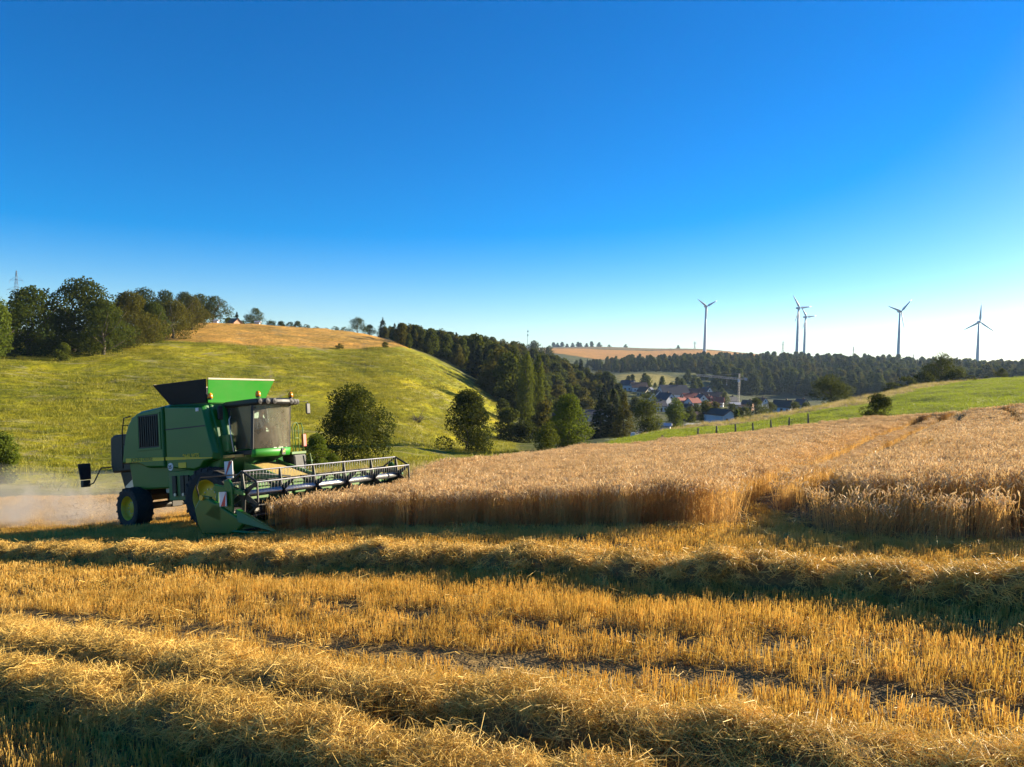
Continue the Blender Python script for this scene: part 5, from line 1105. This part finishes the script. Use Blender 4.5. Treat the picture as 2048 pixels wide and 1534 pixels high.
H('house', 'tall white house with slate roof at the back of the village', 1412, 500, 6, 6, 5.0, 3.0, -60, 'white', 'dark')
H('house', 'cream house with red roof above the slim tree', 1418, 370, 5, 5, 2.8, 2.2, 30, 'cream', 'red')
H('house', 'white gabled house at the right end of the village roofs', 1522, 420, 6, 6, 4.0, 2.6, -58, 'white', 'brown')
# barn: white gable with a wide black opening
bn = H('barn', 'barn with white gable and wide black doorway above the pasture', 1441, 236, 8.5, 5.2, 3.1, 1.5, -62, 'white', 'brown', 'barn', 0, False, False)
MB().box(-4.29, -4.24, -1.7, 2.2, -.5, 2.6).build('barn_door', PANE, bn)
wsd = H('shed', 'small white shed with dark window beside the bright round tree', 1332, 196, 2.6, 2.4, 1.8, .5, -15, 'white', 'pale', 'shed', 1, False, False)
for px_, Y_, lb in ((429, 270, 'tiny white shed at the end of the hedgerow'), (513, 285, 'tiny white shed on the crest right of the cottage')):
    H('shed', lb, px_, Y_, 1.5, 1.2, 1.1, .3, 5, 'white', 'pale', 'shed', 0, False, False, group=None)
for px_, Y_, w_, lb in ((1268, 141, .75, 'white stone block at the lane mouth beside the pasture'), (1297, 150, .55, 'white stone block under the birch-like tree, nearer the lane'), (1309, 152, .65, 'white stone block under the birch-like tree, nearer the shed')):
    p0 = at(px_, Y_); o = MB().hexa([(-w_*.6, -w_*.4, -.2), (w_*.6, -w_*.4, -.2), (w_*.55, w_*.4, -.2), (-w_*.55, w_*.4, -.2), (-w_*.5, -w_*.35, w_*.9), (w_*.45, -w_*.35, w_*1.0), (w_*.45, w_*.3, w_*.95), (-w_*.5, w_*.3, w_*.9)]).build('stone_block', WALLS['white'], None, bevel=.06); o.location = p0; tag(o, lb, 'stone block')

# ---- wind turbines
TW = paint('turbine_white', (.50, .51, .53), .5, dirt=.1, scale=.05)
def turbine(label, bx_, hx, hy, Y, blade, ang, yaw):
    hub = ray(hx, hy)*Y; zb_ = float(G(hub[0], Y))-2; hh = hub[2]-zb_
    o = empty('wind_turbine', (hub[0], Y, zb_)); tag(o, label, 'wind turbine', 'wind turbines on the far plateau')
    MB().lathe([(3.1, 0), (2.6, hh*.3), (2.0, hh*.65), (1.35, hh), (0, hh)], (0, 0, 0), 20, axis='z').build('tower', TW, o, smooth=True)
    hb_ = empty('rotor', (0, 0, hh), R(yaw), o)
    na = MB(); na.rings([[(r_*math.cos(a), y, r_*1.05*math.sin(a)) for a in np.linspace(0, 2*math.pi, 13)[:-1]] for y, r_ in ((-2.0, 1.0), (-1.2, 1.9), (1.5, 2.1), (4.5, 1.6), (6.2, .7))]).build('nacelle', TW, hb_, smooth=True)
    MB().rings([[(r_*math.cos(a), y, r_*math.sin(a)) for a in np.linspace(0, 2*math.pi, 13)[:-1]] for y, r_ in ((-4.6, .3), (-4.0, 1.1), (-2.1, 1.5))]).build('hub', TW, hb_, smooth=True)
    for k in range(3):
        a = R(ang+120*k); m_ = MB(); rs = []
        for t, ch, th in ((0, .9, .9), (.06, 1.0, .8), (.18, 2.1, .55), (.45, 1.5, .32), (.8, .9, .18), (1, .25, .06)):
            rr = 1.0+t*blade; tw = R(24*(1-t)); pts = []
            for q in np.linspace(0, 2*math.pi, 9)[:-1]:
                cx_, cy_ = ch*math.cos(q), th*math.sin(q); x_, y_ = cx_*math.cos(tw)-cy_*math.sin(tw), cx_*math.sin(tw)+cy_*math.cos(tw)
                pts.append((rr*math.cos(a)-x_*math.sin(a), -3.0+y_, rr*math.sin(a)+x_*math.cos(a)))
            rs.append(pts)
        m_.rings(rs).build('blade', TW, hb_, smooth=True)
    return o
turbine('wind turbine farthest left, alone above the orange field', 1407, 1412, 613, 1420, 23, 29, 20)
turbine('wind turbine with the taller tower of the overlapping pair', 1590, 1597, 616, 1340, 26, 128-120, 25)
turbine('wind turbine with the lower tower of the overlapping pair', 1607, 1611, 634, 1500, 24, 8, 25)
turbine('wind turbine between the overlapping pair and the skyline tree', 1792, 1800, 623, 1320, 29, 45, 18)
turbine('wind turbine right of the big skyline tree', 1950, 1958, 644, 1350, 31, 88, 0)
turbine('wind turbine whose hub touches the right picture edge', 2044, 2052, 704, 2100, 25, 150, 20)

# ---- lattice pylons and mast
LAT = paint('galvanised_lattice', (.22, .23, .25), .5, .3, dirt=.2, scale=.2)
def pylon(label, px, Y, top, arm, group='power pylons'):
    p0 = at(px, Y); h = ray(px, top)[2]*Y-p0[2]; o = empty('power_pylon', p0, R(8)); tag(o, label, 'pylon', group); w0 = h*.075
    m_ = MB(); n_ = 9; r_ = max(.06, Y*.00012)
    def c_(k, sx, sy): t = k/n_; w_ = w0*(1-t)**1.2+.02*h*.5*(1-t)+.15; return Vector((sx*w_, sy*w_, h*t))
    for sx in (-1, 1):
        for sy in (-1, 1): m_.tube([c_(k, sx, sy) for k in range(n_+1)], r_, 4)
    for k in range(n_):
        for a_, b_ in (((-1, -1), (1, -1)), ((1, -1), (1, 1)), ((1, 1), (-1, 1)), ((-1, 1), (-1, -1))): m_.tube([c_(k, *a_), c_(k+1, *b_)], r_*.7, 3); m_.tube([c_(k, *b_), c_(k+1, *a_)], r_*.7, 3)
    m_.build('lattice_mast', LAT, o)
    for z_, L in ((.72, arm), (.86, arm*.72)):
        for sg in (-1, 1):
            q = MB(); q.tube([(0, 0, h*z_), (sg*L, 0, h*(z_-.005))], r_*1.1, 4); q.tube([(0, 0, h*(z_+.05)), (sg*L, 0, h*(z_-.005))], r_*.8, 4); q.tube([(sg*L, 0, h*z_), (sg*L, 0, h*(z_-.05))], r_*.8, 4); q.build('cross_arm', LAT, o)
    return o
pylon('lattice power pylon rising behind the trees at the left edge', 31, 420, 541, 4.6)
pylon('power pylon between the lone turbine and the overlapping pair', 1562, 1900, 681, 6.0)
pylon('power pylon right of the overlapping turbine pair', 1703, 1900, 692, 6.0)
pylon('faint power pylon left of the lone turbine', 1386, 2300, 682, 6.0)
pylon('small power pylon right of the middle turbine', 1823, 2200, 708, 6.0)
p0 = at(1052, 1000); hm = ray(1052, 658)[2]*1000-p0[2]; o = empty('radio_mast', p0); tag(o, 'thin radio mast above the largest crown on the wood', 'mast')
MB().tube([(0, 0, -1), (0, 0, hm*.6), (0, 0, hm)], [.35, .28, .12], 6).build('pole', LAT, o)
for z_ in (.93, .82):
    MB().box(-.8, .8, -.3, .3, hm*z_-.9, hm*z_+.9).build('antenna', LAT, o)
p0 = at(796, 395); hm = ray(796, 640)[2]*395-p0[2]; o = MB().tube([(0, 0, -1), (-.3, 0, hm*.7), (-.9, 0, hm)], [.12, .08, .05], 5).build('pole', LAT); o.location = p0; o.name = 'leaning_pole'; tag(o, 'thin leaning pole above the wood near the two spruces', 'pole')

# ---- tower crane
CR = paint('crane_paint', (.48, .43, .36), .5, dirt=.2, scale=.3)
Yc = 440; p0 = at(1477, Yc); ztop = ray(1478, 747)[2]*Yc; zj = ray(1478, 758)[2]*Yc; o = empty('tower_crane', p0, 0); tag(o, 'tower crane with long jib standing in the village', 'crane')
def lattice(m_, A, Bv, w_, n_, r_, tri=False):
    A, Bv = Vector(A), Vector(Bv); d = (Bv-A).normalized(); ref = Vector((0, 0, 1)) if abs(d.z) < .9 else Vector((0, 1, 0)); s_ = d.cross(ref).normalized(); u_ = s_.cross(d).normalized()
    cs = [s_*w_+u_*-w_, s_*-w_+u_*-w_, u_*w_] if tri else [s_*w_+u_*w_, s_*w_-u_*w_, -s_*w_-u_*w_, -s_*w_+u_*w_]
    for c in cs: m_.tube([A+c, Bv+c], r_, 4)
    for k in range(n_):
        a_, b_ = A+(Bv-A)*(k/n_), A+(Bv-A)*((k+1)/n_)
        for i in range(len(cs)): m_.tube([a_+cs[i], b_+cs[(i+1) % len(cs)]], r_*.7, 3)
zr = p0[2]; m_ = MB(); lattice(m_, (0, 0, -1), (0, 0, zj-zr), .42, 12, .07); m_.build('mast', CR, o)
jl = ray(1393, 750)*(Yc+16); jd = Vector((jl[0]-p0[0], 16, jl[2]-zr)); m_ = MB(); lattice(m_, (0, 0, zj-zr), jd, .45, 18, .13, True); m_.build('jib', CR, o)
cj = Vector((0, 0, zj-zr))-(jd-Vector((0, 0, zj-zr))).normalized()*4.0; cj.z = zj-zr+.5; m_ = MB(); lattice(m_, (0, 0, zj-zr), cj, .4, 4, .09); m_.build('counter_jib', CR, o)
MB().box(cj.x-.8, cj.x+.6, cj.y-.6, cj.y+.6, cj.z-1.2, cj.z+.3).build('counterweight', WALLS['grey'], o)
m_ = MB(); lattice(m_, (0, 0, zj-zr), (0, 0, ztop-zr), .3, 3, .08); m_.build('apex', CR, o)
m_ = MB(); m_.tube([(0, 0, ztop-zr), jd*.7+Vector((0, 0, (zj-zr)*.3))], .05, 4); m_.tube([(0, 0, ztop-zr), cj], .05, 4); m_.build('tie_rods', CR, o)
MB().box(-.9, .2, -.9, -.1, zj-zr-1.8, zj-zr-.2).build('operator_cab', WALLS['white'], o)
hk = jd*.28+Vector((0, 0, (zj-zr)*.72)); m_ = MB(); m_.tube([hk, hk-Vector((0, 0, 3.5))], .05, 4); m_.box(hk.x-.25, hk.x+.25, hk.y-.2, hk.y+.2, hk.z-4.2, hk.z-3.5); m_.build('hook_block', CR, o)

# ---- fence posts beyond the wheat
PW = paint('weathered_post', (.10, .08, .06), .9, dirt=.4, dirtc=(.18, .16, .13), scale=4, bump=.5)
posts = [(1327, 76), (1398, 80), (1435, 81), (1473, 82), (1508, 82), (1544, 82), (1580, 82), (1618, 81)]
for i, (px_, Y_) in enumerate(posts):
    p0 = at(px_, Y_); m_ = MB(); hp = 1.35+.2*random.random() if i else .95; m_.tube([(0, 0, -.3), (.01, 0, hp*.5), (random.uniform(-.06, .06), 0, hp)], [.10, .095, .08], 8); o = m_.build('fence_post', PW, smooth=True); o.location = p0
    nth = ['lone short wooden fence post at the lower end of the pasture strip', 'first', 'second', 'third', 'fourth', 'fifth', 'sixth', 'last'][i]
    tag(o, nth if i == 0 else 'dark wooden fence post, %s from the village side in the row beyond the wheat' % nth, 'fence post', 'fence posts along the pasture')
hp_ = [(1905+k*13, 158-k*1.5) for k in range(5)]
for k, (px_, Y_) in enumerate(hp_):
    p0 = at(px_, Y_); m_ = MB(); m_.tube([(0, 0, -.2), (0, 0, 1.1)], .06, 6); o = m_.build('fence_post', PW); o.location = p0; tag(o, 'thin post of the low fence under the skyline tree, %s from the tree' % ORD[k], 'fence post', 'posts of the fence under the skyline tree')
A_, B_ = at(1905, 158), at(1957, 152); m_ = MB(); m_.tube([A_+np.array([0, 0, .95]), B_+np.array([0, 0, .95])], .05, 5); rail = m_.build('fence_rail', PW); tag(rail, 'long dark rail of the low fence under the skyline tree', 'fence rail')

# ------------------------------------------------------------------ dust thrown out behind the harvester
dm_, n, out = new_mat('dust_cloud')
pv = N(n, 'ShaderNodeVolumePrincipled'); pv.inputs['Color'].default_value = (.80, .74, .65, 1); pv.inputs['Anisotropy'].default_value = .35
nz = noise(n, .55, 5, .65, dist=1.2); tc = N(n, 'ShaderNodeTexCoord'); sx_ = N(n, 'ShaderNodeSeparateXYZ'); n.links.new(tc.outputs['Generated'], sx_.inputs[0])
fall = math_(n, 'SUBTRACT', 1.0, sx_.outputs['Z']); body = math_(n, 'MULTIPLY', math_(n, 'POWER', fall, 2.0), ramp(n, nz, [(.46, (0, 0, 0)), (.64, (1, 1, 1))]))
ex = math_(n, 'MULTIPLY', math_(n, 'MULTIPLY', sx_.outputs['X'], math_(n, 'SUBTRACT', 1.0, sx_.outputs['X'])), 4.0); ey = math_(n, 'MULTIPLY', math_(n, 'MULTIPLY', sx_.outputs['Y'], math_(n, 'SUBTRACT', 1.0, sx_.outputs['Y'])), 4.0)
n.links.new(math_(n, 'MULTIPLY', math_(n, 'MULTIPLY', body, math_(n, 'MULTIPLY', ex, ey)), math_(n, 'ADD', .45, math_(n, 'MULTIPLY', sx_.outputs['X'], 1.5))), pv.inputs['Density']); n.links.new(pv.outputs[0], out.inputs['Volume'])
m_ = MB(); rs = []
for k in range(11):
    t = k/10; x_ = -4.3-t*15; r_ = .5+1.9*math.sin(math.pi*min(t*.85+.1, 1))**.7; hz = .55+1.15*t**.6
    rs.append([(x_, .2+r_*1.25*math.cos(a), max(.03, hz*.75+hz*.9*math.sin(a))) for a in np.linspace(0, 2*math.pi, 17)[:-1]])
dust = m_.rings(rs).build('dust', dm_); dust.matrix_world = comb.matrix_world.copy(); tag(dust, 'pale dust cloud blown out behind the harvester', 'dust', kind='stuff')

# chaff flying out of the spreader
ng_ = 900; t = rng.random(ng_)**1.5; cx_ = -4.9-t*5.5; cy_ = rng.normal(0, .45+t*.9, ng_); cz_ = np.clip(1.1-t*1.0+rng.normal(0, .22+.25*t, ng_), .05, 2.4); C_ = np.c_[cx_, cy_, cz_]
d_ = rng.normal(size=(ng_, 3)); d_ /= np.linalg.norm(d_, axis=1, keepdims=True); L_ = rng.uniform(.02, .07, (ng_, 1)); Q_ = ribbons(np.stack([C_-d_*L_, C_+d_*L_], 1), [.010, .008])
ch = link('flying_chaff', quads_mesh('flying_chaff', Q_, 4), paint('chaff_flakes', (.45, .33, .16), .9, dirt=.3, scale=5)); ch.matrix_world = comb.matrix_world.copy(); tag(ch, 'chopped straw flying out of the harvester rear', 'chaff', kind='stuff')

# ------------------------------------------------------------------ the air between the hills
hzm, n, out = new_mat('haze_air'); pv = N(n, 'ShaderNodeVolumePrincipled', Density=.00006); pv.inputs['Color'].default_value = (.52, .72, 1.0, 1); pv.inputs['Anisotropy'].default_value = .2
n.links.new(pv.outputs[0], out.inputs['Volume'])
zlo = float(ZZ.min())-1.0; TOP = 145.0
haze = MB().box(-22000, 22000, -60, 7400, zlo-3, max(150.0, TOP+4)).build('haze', hzm); tag(haze, 'thin pale evening haze over the valley', 'haze', kind='stuff')
